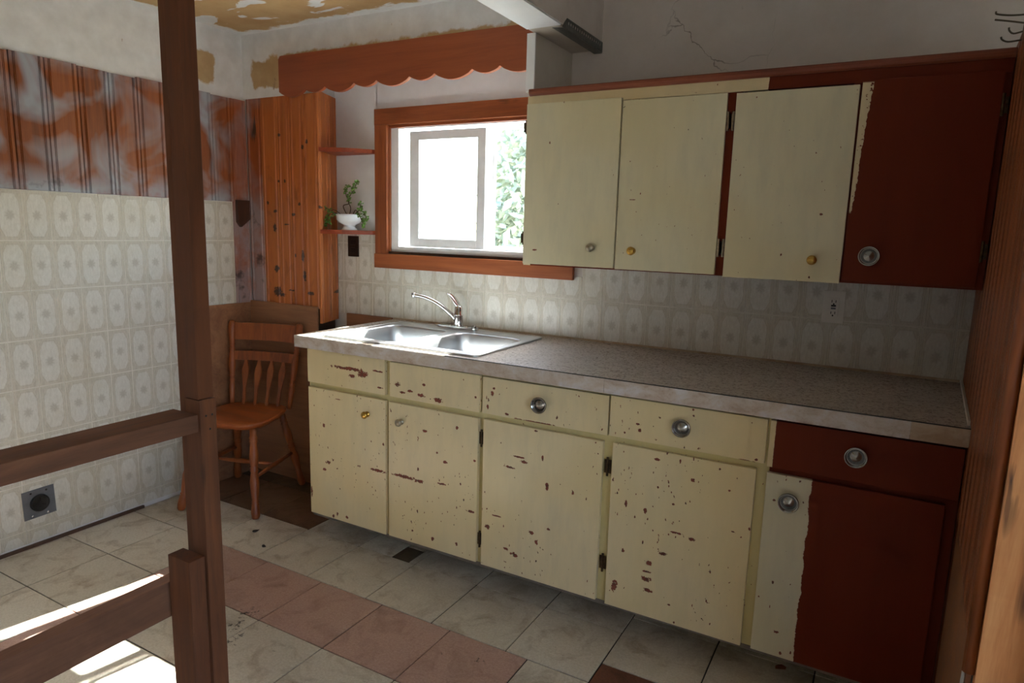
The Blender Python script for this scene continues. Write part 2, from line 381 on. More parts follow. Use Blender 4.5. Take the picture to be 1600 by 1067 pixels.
def m_walltile():
    g = G('printed_medallion_tile', 0.32); u, v, _ = g.xyz(g.uv()); p = g.pos()
    a = g.M('MULTIPLY', g.M('ABSOLUTE', g.M('SUBTRACT', u, 0.5)), 2.0); b = g.M('MULTIPLY', g.M('ABSOLUTE', g.M('SUBTRACT', v, 0.5)), 2.0)
    wob = g.M('MULTIPLY', g.M('SINE', g.M('MULTIPLY', b, 17.0)), 0.025)
    m1 = g.M('ADD', g.M('DIVIDE', a, 0.74), wob)
    m2 = g.M('DIVIDE', b, 0.86)
    m3 = g.M('ADD', g.M('MULTIPLY', a, 0.80), g.M('MULTIPLY', b, 0.78))
    med = g.M('MAXIMUM', g.M('MAXIMUM', m1, m2), m3)
    inside = g.step(med, 1.0, 0.94)
    ring = g.M('MULTIPLY', g.step(med, 1.12, 1.09), g.step(med, 1.03, 1.06))
    du = g.M('MULTIPLY', g.M('SUBTRACT', u, 0.5), 0.099); dv = g.M('MULTIPLY', g.M('SUBTRACT', v, 0.5), 0.2015)
    r = g.M('SQRT', g.M('ADD', g.M('MULTIPLY', du, du), g.M('MULTIPLY', g.M('MULTIPLY', dv, dv), 0.7)))
    ang = g.M('ARCTAN2', dv, du)
    pet = g.M('ADD', 0.0155, g.M('MULTIPLY', g.M('SINE', g.M('MULTIPLY', ang, 8.0)), 0.0025))
    fl = g.M('MULTIPLY', g.step(g.M('SUBTRACT', r, pet), 0.004, -0.006), g.step(g.noise(p, 420, 2), 0.3, 0.6, 0.4, 1.0))
    fine = g.noise(g.V('MULTIPLY', p, (1, 1, 0.35)), 160, 3, 0.7)
    field = g.ramp(fine, [(0.35, lin(190, 184, 170)), (0.65, lin(208, 203, 190))])
    medc = g.ramp(fine, [(0.3, lin(208, 205, 195)), (0.7, lin(226, 224, 216))])
    c = g.mix(inside, field, medc)
    c = g.mix(g.M('MULTIPLY', ring, 0.4), c, lin(214, 209, 195))
    c = g.mix(g.M('MULTIPLY', fl, 0.6), c, lin(164, 157, 142))
    edge = g.M('MAXIMUM', g.step(a, 0.93, 0.96), g.step(b, 0.965, 0.985))
    c = g.mix(edge, c, lin(230, 226, 214))
    l2 = g.M('MULTIPLY', g.step(a, 0.80, 0.82), g.step(a, 0.86, 0.84))
    c = g.mix(g.M('MULTIPLY', l2, 0.5), c, lin(222, 217, 203))
    dirt = g.step(g.noise(p, 3.0, 5, 0.65), 0.52, 0.75, 0, 0.35)
    c = g.mix(dirt, c, lin(186, 172, 138))
    g.color(c); g.bump(g.M('ADD', g.M('MULTIPLY', inside, 0.4), g.M('MULTIPLY', fine, 0.3)), 0.25, 0.001)
    return g.m
M_walltile = m_walltile()

def m_floortile(name, a, b, dirtc=(132, 106, 70), amount=0.75):
    g = G(name, 0.42); p = g.pos(); r = g.rnd()
    q = g.V('ADD', p, g.vec(g.M('MULTIPLY', r, 9), g.M('MULTIPLY', r, 4), 0.0))
    f = g.noise(q, 130, 3, 0.8); f2 = g.noise(q, 9, 5, 0.65, 0.8)
    c = g.ramp(f, [(0.34, lin(*a)), (0.66, lin(*b))])
    c = g.mix(g.M('MULTIPLY', g.M('SUBTRACT', r, 0.2, clamp=True), 0.28), c, lin(150, 136, 110))
    c = g.mix(g.step(f2, 0.5, 0.78, 0, amount), c, lin(*dirtc))
    x, y, z = g.xyz(p)
    grime = g.M('MULTIPLY', g.step(y, -0.95, -0.45, 0, 0.5), g.step(g.noise(p, 5, 5, 0.7), 0.35, 0.6))
    c = g.mix(grime, c, lin(120, 96, 66))
    sp = g.step(g.noise(q, 34, 4, 0.6), 0.70, 0.735, 0, 0.85)
    sp = g.M('MULTIPLY', sp, g.step(g.noise(p, 2.6, 2), 0.45, 0.6))
    nf = g.noise(p, 60, 4, 0.7)
    for (ax, ay, rx, ry) in ((0.93, -1.20, 0.05, 0.035), (1.17, -1.22, 0.045, 0.05), (1.20, -1.30, 0.04, 0.05), (1.26, -1.36, 0.03, 0.06), (1.30, -0.93, 0.018, 0.012), (0.74, -1.15, 0.02, 0.02), (2.02, -1.02, 0.03, 0.02)):
        da = g.M('DIVIDE', g.M('SUBTRACT', x, ax), rx); db = g.M('DIVIDE', g.M('SUBTRACT', y, ay), ry)
        dd = g.M('ADD', g.M('ADD', g.M('MULTIPLY', da, da), g.M('MULTIPLY', db, db)), g.M('MULTIPLY', g.M('SUBTRACT', nf, 0.38), 9.0))
        sp = g.M('MAXIMUM', sp, g.step(dd, 1.0, 0.6, 0, 0.85))
    c = g.mix(sp, c, lin(52, 40, 32))
    g.color(c); g.rough(g.step(f2, 0.3, 0.7, 0.30, 0.55)); g.bump(f, 0.08, 0.001); return g.m
M_ft_white = m_floortile('cream_vinyl_tile', (204, 195, 176), (228, 221, 206))
M_ft_pink = m_floortile('pink_vinyl_tile', (180, 142, 128), (202, 168, 154), (132, 102, 82), 0.65)
M_ft_brown = m_floortile('brown_vinyl_tile', (92, 60, 44), (120, 82, 62), (58, 42, 32))
M_ft_red = m_floortile('dark_red_vinyl_tile', (96, 48, 34), (124, 66, 48), (52, 34, 26))
M_ft_dark = m_floortile('bare_dark_floor_patch', (46, 36, 28), (66, 52, 40), (30, 24, 20))
M_sub = plain('dark_subfloor', (40, 34, 30), 0.9, var=0.3)

def m_counter(name, a, b, c_, sc_=1.0, rough=0.3):
    g = G(name, rough); p = g.pos()
    n = g.noise(g.V('MULTIPLY', p, (0.55, 1.6, 1)), 34 * sc_, 5, 0.65, 0.5); n2 = g.noise(p, 120, 3, 0.7)
    f = g.M('ADD', g.M('MULTIPLY', n, 0.88), g.M('MULTIPLY', n2, 0.12))
    g.color(g.ramp(f, [(0.36, lin(*a)), (0.5, lin(*b)), (0.64, lin(*c_))])); g.rough(g.step(n2, 0.3, 0.7, rough * 0.85, rough * 1.2)); return g.m
M_lam = m_counter('mottled_laminate', (168, 157, 145), (182, 172, 161), (196, 188, 178), rough=0.28)
M_band = m_counter('marbled_edge_band', (176, 156, 140), (196, 184, 174), (206, 202, 204), 0.7, 0.3)
M_band_b = m_counter('tan_edge_band', (166, 140, 112), (182, 160, 134), (194, 176, 152), 0.7, 0.35)

def m_steel():
    g = G('brushed_stainless', 0.22, 1.0); p = g.pos()
    n = g.noise(p, 3, 2)
    g.color(g.ramp(n, [(0.3, lin(188, 190, 192)), (0.7, lin(200, 202, 204))])); g.rough(g.step(n, 0.3, 0.7, 0.36, 0.42)); return g.m
M_steel = m_steel()
def m_glass():
    m = bpy.data.materials.new('window_glass'); m.use_nodes = True; t = m.node_tree; t.nodes.clear()
    o = t.nodes.new('ShaderNodeOutputMaterial'); mx = t.nodes.new('ShaderNodeMixShader')
    tr = t.nodes.new('ShaderNodeBsdfTransparent'); tr.inputs[0].default_value = (0.955, 0.98, 0.98, 1)
    gl = t.nodes.new('ShaderNodeBsdfGlossy'); gl.inputs['Roughness'].default_value = 0.05
    lw = t.nodes.new('ShaderNodeLayerWeight'); pw = t.nodes.new('ShaderNodeMath'); pw.operation = 'POWER'; pw.inputs[1].default_value = 5.0
    fr = t.nodes.new('ShaderNodeMath'); fr.operation = 'MULTIPLY_ADD'; fr.inputs[1].default_value = 0.9; fr.inputs[2].default_value = 0.025
    t.links.new(lw.outputs['Facing'], pw.inputs[0]); t.links.new(pw.outputs[0], fr.inputs[0])
    t.links.new(fr.outputs[0], mx.inputs[0]); t.links.new(tr.outputs[0], mx.inputs[1]); t.links.new(gl.outputs[0], mx.inputs[2])
    t.links.new(mx.outputs[0], o.inputs[0]); return m
M_glass = m_glass()
M_grass = plain('dry_gravel_ground', (150, 147, 132), 0.9, var=0.3, scale=8)
M_shrub = plain('shrub_leaf', (158, 168, 148), 0.8, var=0.2, scale=9)
M_bark = plain('shrub_bark', (92, 76, 60), 0.9)
# ================================================================== the room
CE = 2.337          # ceiling over the nook
def S(o, label, cat): return tag(o, label, cat, kind='structure')

# ---- floor: dark underlay and one object for each vinyl tile
floor = S(box('floor', (-0.1, -4.7, -0.12), (5.4, 0.02, -0.004), M_sub), 'dark underlay showing in the joints of the old tiled floor', 'floor')
T = 0.3048
tile_cache = {}
def floor_tile(x0, y0, x1, y1, mat, name='floor_tile'):
    if x1 - x0 < 0.01 or y1 - y0 < 0.01: return
    key = (round(x1 - x0, 4), round(y1 - y0, 4), mat.name)
    if key not in tile_cache:
        bm = bmesh.new(); hx, hy = (x1 - x0) / 2 - 0.0024, (y1 - y0) / 2 - 0.0024
        add_box(bm, (-hx, -hy, 0), (hx, hy, 0.004), 0.0008); me = tomesh(bm, 'floor_tile'); me.materials.append(mat); tile_cache[key] = me
    o = link(name, tile_cache[key], None, floor)
    o.location = ((x0 + x1) / 2 + random.uniform(-.0006, .0006) - floor.location.x, (y0 + y1) / 2 - floor.location.y, -0.004 - floor.location.z + random.uniform(0, .0006))
    o.rotation_euler = (0, 0, random.uniform(-.002, .002))
Y0 = -0.93
for j in range(12):                                       # rows towards the room
    ya, yb = Y0 - T * (j + 1), Y0 - T * j
    for i in range(-1, 17):
        xa, xb = 0.0172 + T * i, 0.0172 + T * (i + 1)
        xa = max(xa, 0.0)
        m = M_ft_white
        if i == 2 or (j == 0 and 2 <= i <= 6): m = M_ft_pink
        if j == 0 and i == 7: xb = 2.367
        if j == 0 and i >= 8:
            continue
        if j > 0 and i >= 8 and j < 2: m = M_ft_white
        floor_tile(xa, ya, xb, yb, m)
for k in range(9):                                        # the shifted field on the other side of the cut
    xa = 2.367 + T * k
    floor_tile(xa, Y0 - T, xa + T, -0.82, M_ft_red if k < 3 else M_ft_white)
    for (ya, yb) in ((-0.82, -0.515), (-0.515, -0.21)):
        if xa < 3.25: floor_tile(xa, ya, xa + T, yb, M_ft_white)
for r_ in range(3):                                       # rows along the cabinets
    ya, yb = Y0 + T * r_, Y0 + T * (r_ + 1)
    if r_ == 2: yb = -0.02
    for k in range(-3, 6):
        xa, xb = 0.848 + T * k, 0.848 + T * (k + 1)
        if k == 4: xb = 2.367
        if k == 5: continue
        xa = max(xa, 0.0)
        m = M_ft_white
        if r_ == 1 and k < 0: m = M_ft_brown
        if r_ == 2: m = M_ft_dark
        if r_ == 1 and k == 1:                            # this tile lost its corner
            floor_tile(xa, ya, 1.335, yb, m); floor_tile(1.335, ya + 0.11, 1.425, yb, m); floor_tile(1.335, ya, 1.425, ya + 0.11, M_ft_dark); floor_tile(1.425, ya, xb, yb, m); continue
        floor_tile(xa, ya, xb, yb, m)

# ---- walls
WX0, WX1, WZ0, WZ1 = 0.80, 1.765, 1.258, 1.88              # kitchen window opening
wall_back = S(boxes('wall_back', [((-0.1, 0, -0.1), (WX0, 0.05, 2.6)), ((WX1, 0, -0.1), (5.4, 0.05, 2.6)), ((WX0, 0, -0.1), (WX1, 0.05, WZ0)), ((WX0, 0, WZ1), (WX1, 0.05, 2.6))], M_wallback),
              'grey cracked plaster wall with the window above the sink', 'wall')
wall_left = S(box('wall_left', (-0.1, -4.7, -0.1), (0.0, 0.12, 2.6), M_dry), 'long wall of white patched drywall over stained boards and printed tiles', 'wall')
# bulkhead: white drywall over the niche and the pine corner
bulk = S(boxes('wall_bulkhead', [((0, -0.2, 2.02), (0.45, 0, 2.10)), ((0, -0.2, 2.10), (1.765, 0, CE + 0.05))], M_dry), 'white patched drywall bulkhead behind the scalloped valance', 'wall')
niche = S(boxes('wall_niche', [((0.455, -0.004, 1.35), (0.74, 0.0, 2.10)), ((0.735, -0.004, 1.88), (1.765, 0.0, 2.10))], M_niche), 'white painted wall around the window under the valance', 'wall')
ceiling = S(boxes('ceiling', [((-0.1, -4.7, CE), (1.79, 0.12, CE + 0.1))], M_ceil), 'ceiling with bare tan drywall and white filler patches', 'ceiling')
ceiling_b = S(boxes('ceiling_kitchen', [((1.79, -4.7, 2.5), (5.4, 0.12, 2.6))], M_room), 'plain ceiling over the cabinets and beyond the beam', 'ceiling')
beam = empty('ceiling_beam', (1.855, -2.5, 2.12)); S(beam, 'white boxed ceiling beam running out from the cabinet wall', 'beam')
box('beam_casing', (1.785, -4.7, 2.12), (1.925, -0.385, 2.55), M_beam, beam)
box('beam_end', (1.785, -0.385, 2.123), (1.915, 0, 2.55), M_beam_old, beam)
box('old_face', (1.925, -4.7, 2.125), (1.929, -0.0, 2.5), M_wallback, beam)
stub = S(box('wall_stub', (1.765, -0.333, 1.906), (1.797, 0, 2.12), M_beam_old), 'narrow white wall end between the valance and the wall cabinet', 'wall')
box('corner_board', (1.762, -0.340, 1.908), (1.797, -0.333, 2.12), M_beam, stub)

# right partition: slightly out of square
A_R = math.atan2(-1.36, -0.069)                            # direction along the wall, away from the corner
P_R = Vector((3.312, 0, 0)); D_R = Vector((math.cos(A_R), math.sin(A_R), 0)); N_R = Vector((D_R.y, -D_R.x, 0))   # N_R points to the kitchen
if N_R.x > 0: N_R = -N_R
L_R = 1.36
bm = bmesh.new()
def prism(bm, pts, z0, z1):
    a = [bm.verts.new((p[0], p[1], z0)) for p in pts]; b = [bm.verts.new((p[0], p[1], z1)) for p in pts]
    n = len(pts); bm.faces.new(list(reversed(a))); bm.faces.new(b)
    for i in range(n): bm.faces.new((a[i], a[(i + 1) % n], b[(i + 1) % n], b[i]))
q0 = P_R - N_R * 0.012; q1 = P_R + D_R * (L_R - 0.04) - N_R * 0.012
prism(bm, [q0, q1, q1 - N_R * 0.07, q0 - N_R * 0.07], 0, 1.93)
wall_right = S(link('wall_right', tomesh(bm, 'wall_right'), M_room), 'short partition clad in dark varnished pine beside the counter', 'wall')
wall_hall = S(boxes('wall_hall', [((3.332, -1.385, 0), (3.40, -0.02, 1.93))], M_scuffed), 'scuffed white drywall on the far face of the partition', 'wall')
# walls behind the camera, with the window that lights the room
wall_side = S(boxes('wall_side', [((5.25, -4.7, 0), (5.37, -4.25, 2.6)), ((5.25, -2.25, 0), (5.37, 0.0, 2.6)), ((5.25, -4.25, 0), (5.37, -2.25, 0.8)), ((5.25, -4.25, 2.10), (5.37, -2.25, 2.6))], M_room), 'plain wall with a wide window beyond the partition', 'wall')
wall_rear = S(boxes('wall_rear', [((-0.1, -4.72, 0), (5.37, -4.6, 2.6))], M_room), 'plain wall opposite the cabinets', 'wall')

# ---- printed wall tiles
wt_cache = {}
TW, TH = 0.099, 0.2015
def wall_tile(parent, pt, rot, w_, h_, u0, v0):
    key = (round(w_, 4), round(h_, 4), round(u0, 3), round(v0, 3))
    if key not in wt_cache:
        t = 0.0026; i_ = 0.0007; g_ = 0.0003
        co = [(g_, 0, g_), (w_ - g_, 0, g_), (w_ - g_, 0, h_ - g_), (g_, 0, h_ - g_), (g_ + i_, -t, g_ + i_), (w_ - g_ - i_, -t, g_ + i_), (w_ - g_ - i_, -t, h_ - g_ - i_), (g_ + i_, -t, h_ - g_ - i_)]
        me = bpy.data.meshes.new('wall_tile'); me.from_pydata(co, [], [(4, 5, 6, 7), (0, 1, 5, 4), (1, 2, 6, 5), (2, 3, 7, 6), (3, 0, 4, 7)])
        uvl = me.uv_layers.new(name='UVMap')
        for lp in me.loops:
            c = co[lp.vertex_index]; uvl.data[lp.index].uv = (u0 + c[0] / TW, v0 + c[2] / TH)
        me.materials.append(M_walltile); wt_cache[key] = me
    o = link('wall_tile', wt_cache[key], None, parent); o.location = Vector(pt) - wloc(parent); o.rotation_euler = (0, 0, rot)
zl = [1.0865 + TH * k for k in range(-6, 3)]
for i in range(26):
    ya = -0.296 - TW * (i + 1) + 0.0
    for a, b in zip(zl[:-1], zl[1:]):
        z0, v0 = a, 0.0
        if z0 < 0.02: z0 = 0.02; v0 = (0.02 - a) / TH
        if b < 0.03: continue
        if b < 0.97 and ya > -0.62: continue
        wall_tile(wall_left, (0.0, ya, z0), math.pi / 2, TW, b - z0, 0, v0)
XB0 = 2.085 - TW * 17
for i in range(60):
    xa = XB0 + TW * i; xb = xa + TW; u0 = 0.0
    if xb < 0.47 or xa > 3.30: continue
    if xa < 0.462: u0 = (0.462 - xa) / TW; xa = 0.462
    xb = min(xb, 3.311)
    wall_tile(wall_back, (xa, 0, 0.914), 0, xb - xa, 1.09 - 0.914, u0, (0.914 - (1.09 - TH)) / TH)
    top = 1.29
    if xa < 1.848 and xb > 0.735: top = 1.19
    wall_tile(wall_back, (xa, 0, 1.09), 0, xb - xa, top - 1.09, u0, 0)
    if xa < 0.70: wall_tile(wall_back, (xa, 0, 1.2915), 0, min(xb, 0.74) - xa, 0.052, u0, 0)

# ---- tongue and groove boards
bd_cache = {}
def tg_board(parent, pt, rot, w_, h_, mat, name='board'):
    key = (round(w_, 3), round(h_, 3), mat.name)
    if key not in bd_cache:
        t = 0.014; e = min(0.018, w_ * 0.2)
        half = [(0.0006, -t + 0.006), (0.003, -t), (e - 0.0045, -t), (e - 0.0025, -t + 0.0035), (e, -t), (e + 0.003, -t + 0.0035), (e + 0.0055, -t)]
        prof = half + [(w_ - x, y) for x, y in reversed(half)]
        prof = [(0.0006, 0)] + prof + [(w_ - 0.0006, 0)]
        n = len(prof); co = [(x, y, 0) for x, y in prof] + [(x, y, h_) for x, y in prof]
        fs = [(i, i + 1, n + i + 1, n + i) for i in range(n - 1)] + [tuple(range(n - 1, -1, -1)), tuple(range(n, 2 * n))]
        me = bpy.data.meshes.new('board'); me.from_pydata(co, [], fs); me.materials.append(mat); bd_cache[key] = me
    o = link(name, bd_cache[key], None, parent); o.location = Vector(pt) - wloc(parent); o.rotation_euler = (0, 0, rot)
BP = 0.127
for i in range(20):                                        # smeared boards above the printed tiles
    yy = -0.296 - 0.1105 - BP * i
    tg_board(wall_left, (0.0, yy, 1.4905), math.pi / 2, BP if i else 0.1105, 2.012 - 1.4905 + random.uniform(-.004, .004), M_pine_l)
tg_board(wall_left, (0.0, -0.296, 0.955), math.pi / 2, 0.096, 2.012 - 0.955, M_pine_c)
cbk = plate('corner_block', [(0.0, 1.385), (0.02, 1.36), (0.075, 1.40), (0.075, 1.50), (0.0, 1.50)], [], 0.0, 0.02, M_blk, wall_left, XZ)
cbk.location = Vector((0.0145, -0.288, 0)) - wloc(wall_left); cbk.rotation_euler = (0, 0, math.pi / 2)
# pine corner panel at y=-0.2 and its angled return
pine_panel = S(boxes('wall_pine_corner', [((0.0, -0.186, 0.0), (0.43, 0.0, 2.02))], M_darkwood), 'knotty pine boarded corner beside the window niche', 'wall')
xs = [0.0145, 0.125, 0.245, 0.33, 0.425, 0.530]
for i, (a, b) in enumerate(zip(xs, xs[1:])):
    tg_board(pine_panel, (a, -0.186, 0.955), 0, b - a, 2.02 - 0.955, M_pine_c if i < 1 else M_pine)
ra = math.atan2(0.197, -0.072)
for i in range(2):
    st = Vector((0.532, -0.197, 0)) + Vector((math.cos(ra), math.sin(ra), 0)) * (0.104 * i)
    nrm = Vector((math.sin(ra), -math.cos(ra), 0))
    tg_board(pine_panel, tuple(st - nrm * 0.014 + Vector((0, 0, 0.88))), ra, 0.104, 2.03 - 0.88, M_pine)
# boards of the right partition
for i in range(13):
    u0 = 0.104 * i
    wd = min(0.104, L_R - 0.03 - u0)
    st = P_R + D_R * u0 - N_R * 0.012
    tg_board(wall_right, (st.x, st.y, 0.66 if u0 > 0.6 else 0.0), A_R, wd, 1.93 - (0.66 if u0 > 0.6 else 0.0), M_pine_r)
st = P_R + D_R * 0.64 - N_R * 0.010
bm = bmesh.new(); add_box(bm, (0, -0.008, 0), (L_R - 0.67, 0, 0.655)); hb = link('hardboard_patch', tomesh(bm, 'hardboard_patch'), M_ply, wall_right); hb.location = st; hb.rotation_euler = (0, 0, A_R)
tp_ = [(1.285, 0.0), (1.305, 0.0), (1.300, 0.22), (1.306, 0.40), (1.318, 0.50), (1.330, 0.56), (1.315, 0.60), (1.290, 0.66), (1.270, 0.67), (1.286, 0.60), (1.272, 0.54), (1.292, 0.50), (1.290, 0.40), (1.282, 0.2)]
tr_ = plate('torn_paper', tp_, [], 0.0, 0.002, M_scuffed, wall_right, XZ); tr_.location = P_R - N_R * 0.001; tr_.rotation_euler = (0, 0, A_R)
# rounded corner bead of the partition
cb = P_R + D_R * (L_R - 0.024) - N_R * 0.004
bead = bmesh.new(); add_tube(bead, [(cb.x, cb.y, 0.62), (cb.x, cb.y, 1.3), (cb.x, cb.y, 1.93)], 0.011, 10)
link('corner_bead', tomesh(bead, 'corner_bead', True), M_pine_r, wall_right)
bm = bmesh.new(); e0 = P_R + D_R * (L_R - 0.038) - N_R * 0.013
prism(bm, [e0, e0 + D_R * 0.034, e0 + D_R * 0.034 - N_R * 0.088, e0 - N_R * 0.088], 0, 1.93)
link('end_stud', tomesh(bm, 'end_stud'), M_endstud, wall_right)

# ---- dark strip at the foot of the printed wall
bs = S(boxes('baseboard_left', [((0.0, -4.6, 0.0), (0.012, -0.88, 0.013))], M_basestrip), 'thin dark strip along the foot of the printed tile wall', 'baseboard')

# ---- plywood sheets around the nook
def thing(name, label, cat, loc=(0, 0, 0), rz=0.0, group=None, kind=None): return tag(empty(name, loc, rz), label, cat, group, kind)
def ply(a, b, label):
    return tag(box('plywood_panel', a, b, M_ply, bev=0.001), label, 'panel', 'plywood sheets lining the nook')
ply((0.001, -0.62, 0.0), (0.016, -0.215, 0.955), 'brown plywood sheet on the printed wall left of the chair')
ply((0.016, -0.216, 0.0), (0.512, -0.203, 0.965), 'brown plywood sheet behind the chair, under the pine boards')
ply((0.530, -0.018, 0.0), (0.838, -0.004, 0.918), 'brown plywood sheet low on the wall beside the sink end')

# ================================================================== window
win = empty('window_1', (1.28, 0.0, 1.2)); S(win, 'white sliding window in a red-stained wooden casing above the sink', 'window')
def wb(name, a, b, mat, parent=win, bev=0.0015): return box(name, a, b, mat, parent, bev)
wb('head_casing', (0.736, -0.024, 1.880), (1.849, -0.002, 1.957), M_case)
wb('side_casing', (0.736, -0.022, 1.246), (0.812, -0.002, 1.880), M_case_v)
wb('side_casing', (1.772, -0.022, 1.246), (1.849, -0.002, 1.880), M_case_v)
wb('bottom_casing', (0.733, -0.026, 1.174), (1.849, -0.002, 1.246), M_case)
wb('jamb', (0.800, -0.004, 1.258), (0.816, 0.012, 1.880), M_case_v)
wb('jamb', (0.812, -0.004, 1.866), (1.772, 0.012, 1.880), M_case)
wb('jamb', (1.757, -0.004, 1.258), (1.772, 0.012, 1.880), M_case_v)
wb('sill', (0.800, -0.006, 1.246), (1.772, 0.012, 1.259), M_darkwood)
fr = win
wb('frame_stile', (0.800, 0.012, 1.258), (0.862, 0.072, 1.880), M_paint)
wb('frame_stile', (1.752, 0.012, 1.258), (1.772, 0.072, 1.880), M_paint)
wb('frame_head', (0.862, 0.012, 1.862), (1.752, 0.056, 1.880), M_paint)
wb('frame_sill', (0.862, 0.012, 1.258), (1.752, 0.072, 1.285), M_paint)
wb('frame_channel', (0.862, 0.045, 1.285), (0.874, 0.072, 1.850), M_paint)
sash = wb('sliding_sash', (0.924, 0.022, 1.287), (0.980, 0.040, 1.848), M_paint)
wb('sash_stile', (1.320, 0.022, 1.287), (1.364, 0.040, 1.848), M_paint, sash)
wb('sash_rail', (0.980, 0.022, 1.806), (1.320, 0.040, 1.848), M_paint, sash)
wb('sash_rail', (0.980, 0.022, 1.287), (1.320, 0.040, 1.330), M_paint, sash)
wb('pane', (0.980, 0.030, 1.330), (1.320, 0.032, 1.806), M_glass, sash, 0)
fs = wb('fixed_sash', (1.372, 0.046, 1.285), (1.398, 0.066, 1.850), M_paint)
wb('sash_rail', (1.398, 0.046, 1.838), (1.752, 0.066, 1.850), M_paint, fs)
wb('sash_rail', (1.398, 0.046, 1.285), (1.752, 0.066, 1.305), M_paint, fs)
wb('pane', (1.398, 0.055, 1.305), (1.752, 0.057, 1.838), M_glass, fs, 0)
wb('pane', (0.874, 0.055, 1.285), (1.372, 0.057, 1.850), M_glass, win, 0)

# the window that lights the room from the side
S(boxes('window_2', [((5.27, -4.25, 0.8), (5.33, -4.19, 2.10)), ((5.27, -2.31, 0.8), (5.33, -2.25, 2.10)), ((5.27, -4.19, 0.8), (5.33, -2.31, 0.86)), ((5.27, -4.19, 2.04), (5.33, -2.31, 2.10)), ((5.27, -3.28, 0.86), (5.33, -3.22, 2.04))], M_paint), 'wide white framed window in the side wall behind the viewer', 'window')

# ---- outside: ground and shrubs beyond the window
S(boxes('ground', [((-12, 0.3, -0.6), (16, 26, -0.5))], M_grass), 'pale dry ground outside the kitchen window', 'ground')
def shrub(x, y, h, r, n, label):
    t = thing('shrub', label, 'shrub', (x, y, -0.5), group='shrubs outside the window')
    vs_, fs_ = [], []
    for i in range(n):
        while True:
            d = Vector((random.uniform(-1, 1), random.uniform(-1, 1), random.uniform(-1, 1)))
            if 0.15 < d.length < 1: break
        c = Vector((d.x * r, d.y * r * 0.7, h * 0.55 + d.z * h * 0.45)); s = random.uniform(0.05, 0.11)
        a = Vector((random.uniform(-1, 1), random.uniform(-1, 1), random.uniform(-1, 1))).normalized(); b = a.orthogonal().normalized()
        k0 = len(vs_); vs_ += [c - a * s, c + b * s * 0.45, c + a * s, c - b * s * 0.45]; fs_.append((k0, k0 + 1, k0 + 2, k0 + 3))
    me = bpy.data.meshes.new('foliage'); me.from_pydata([tuple(v) for v in vs_], [], fs_)
    f = link('foliage', me, M_shrub, t); f['kind'] = 'stuff'
    tube('trunk', [(0, 0, 0), (0.05, 0, h * 0.4), (0, 0.04, h * 0.8)], [0.07, 0.05, 0.02], M_bark, t)
shrub(-0.35, 4.6, 3.6, 1.1, 7000, 'pale leafy shrub seen through the window pane beside the cabinet')

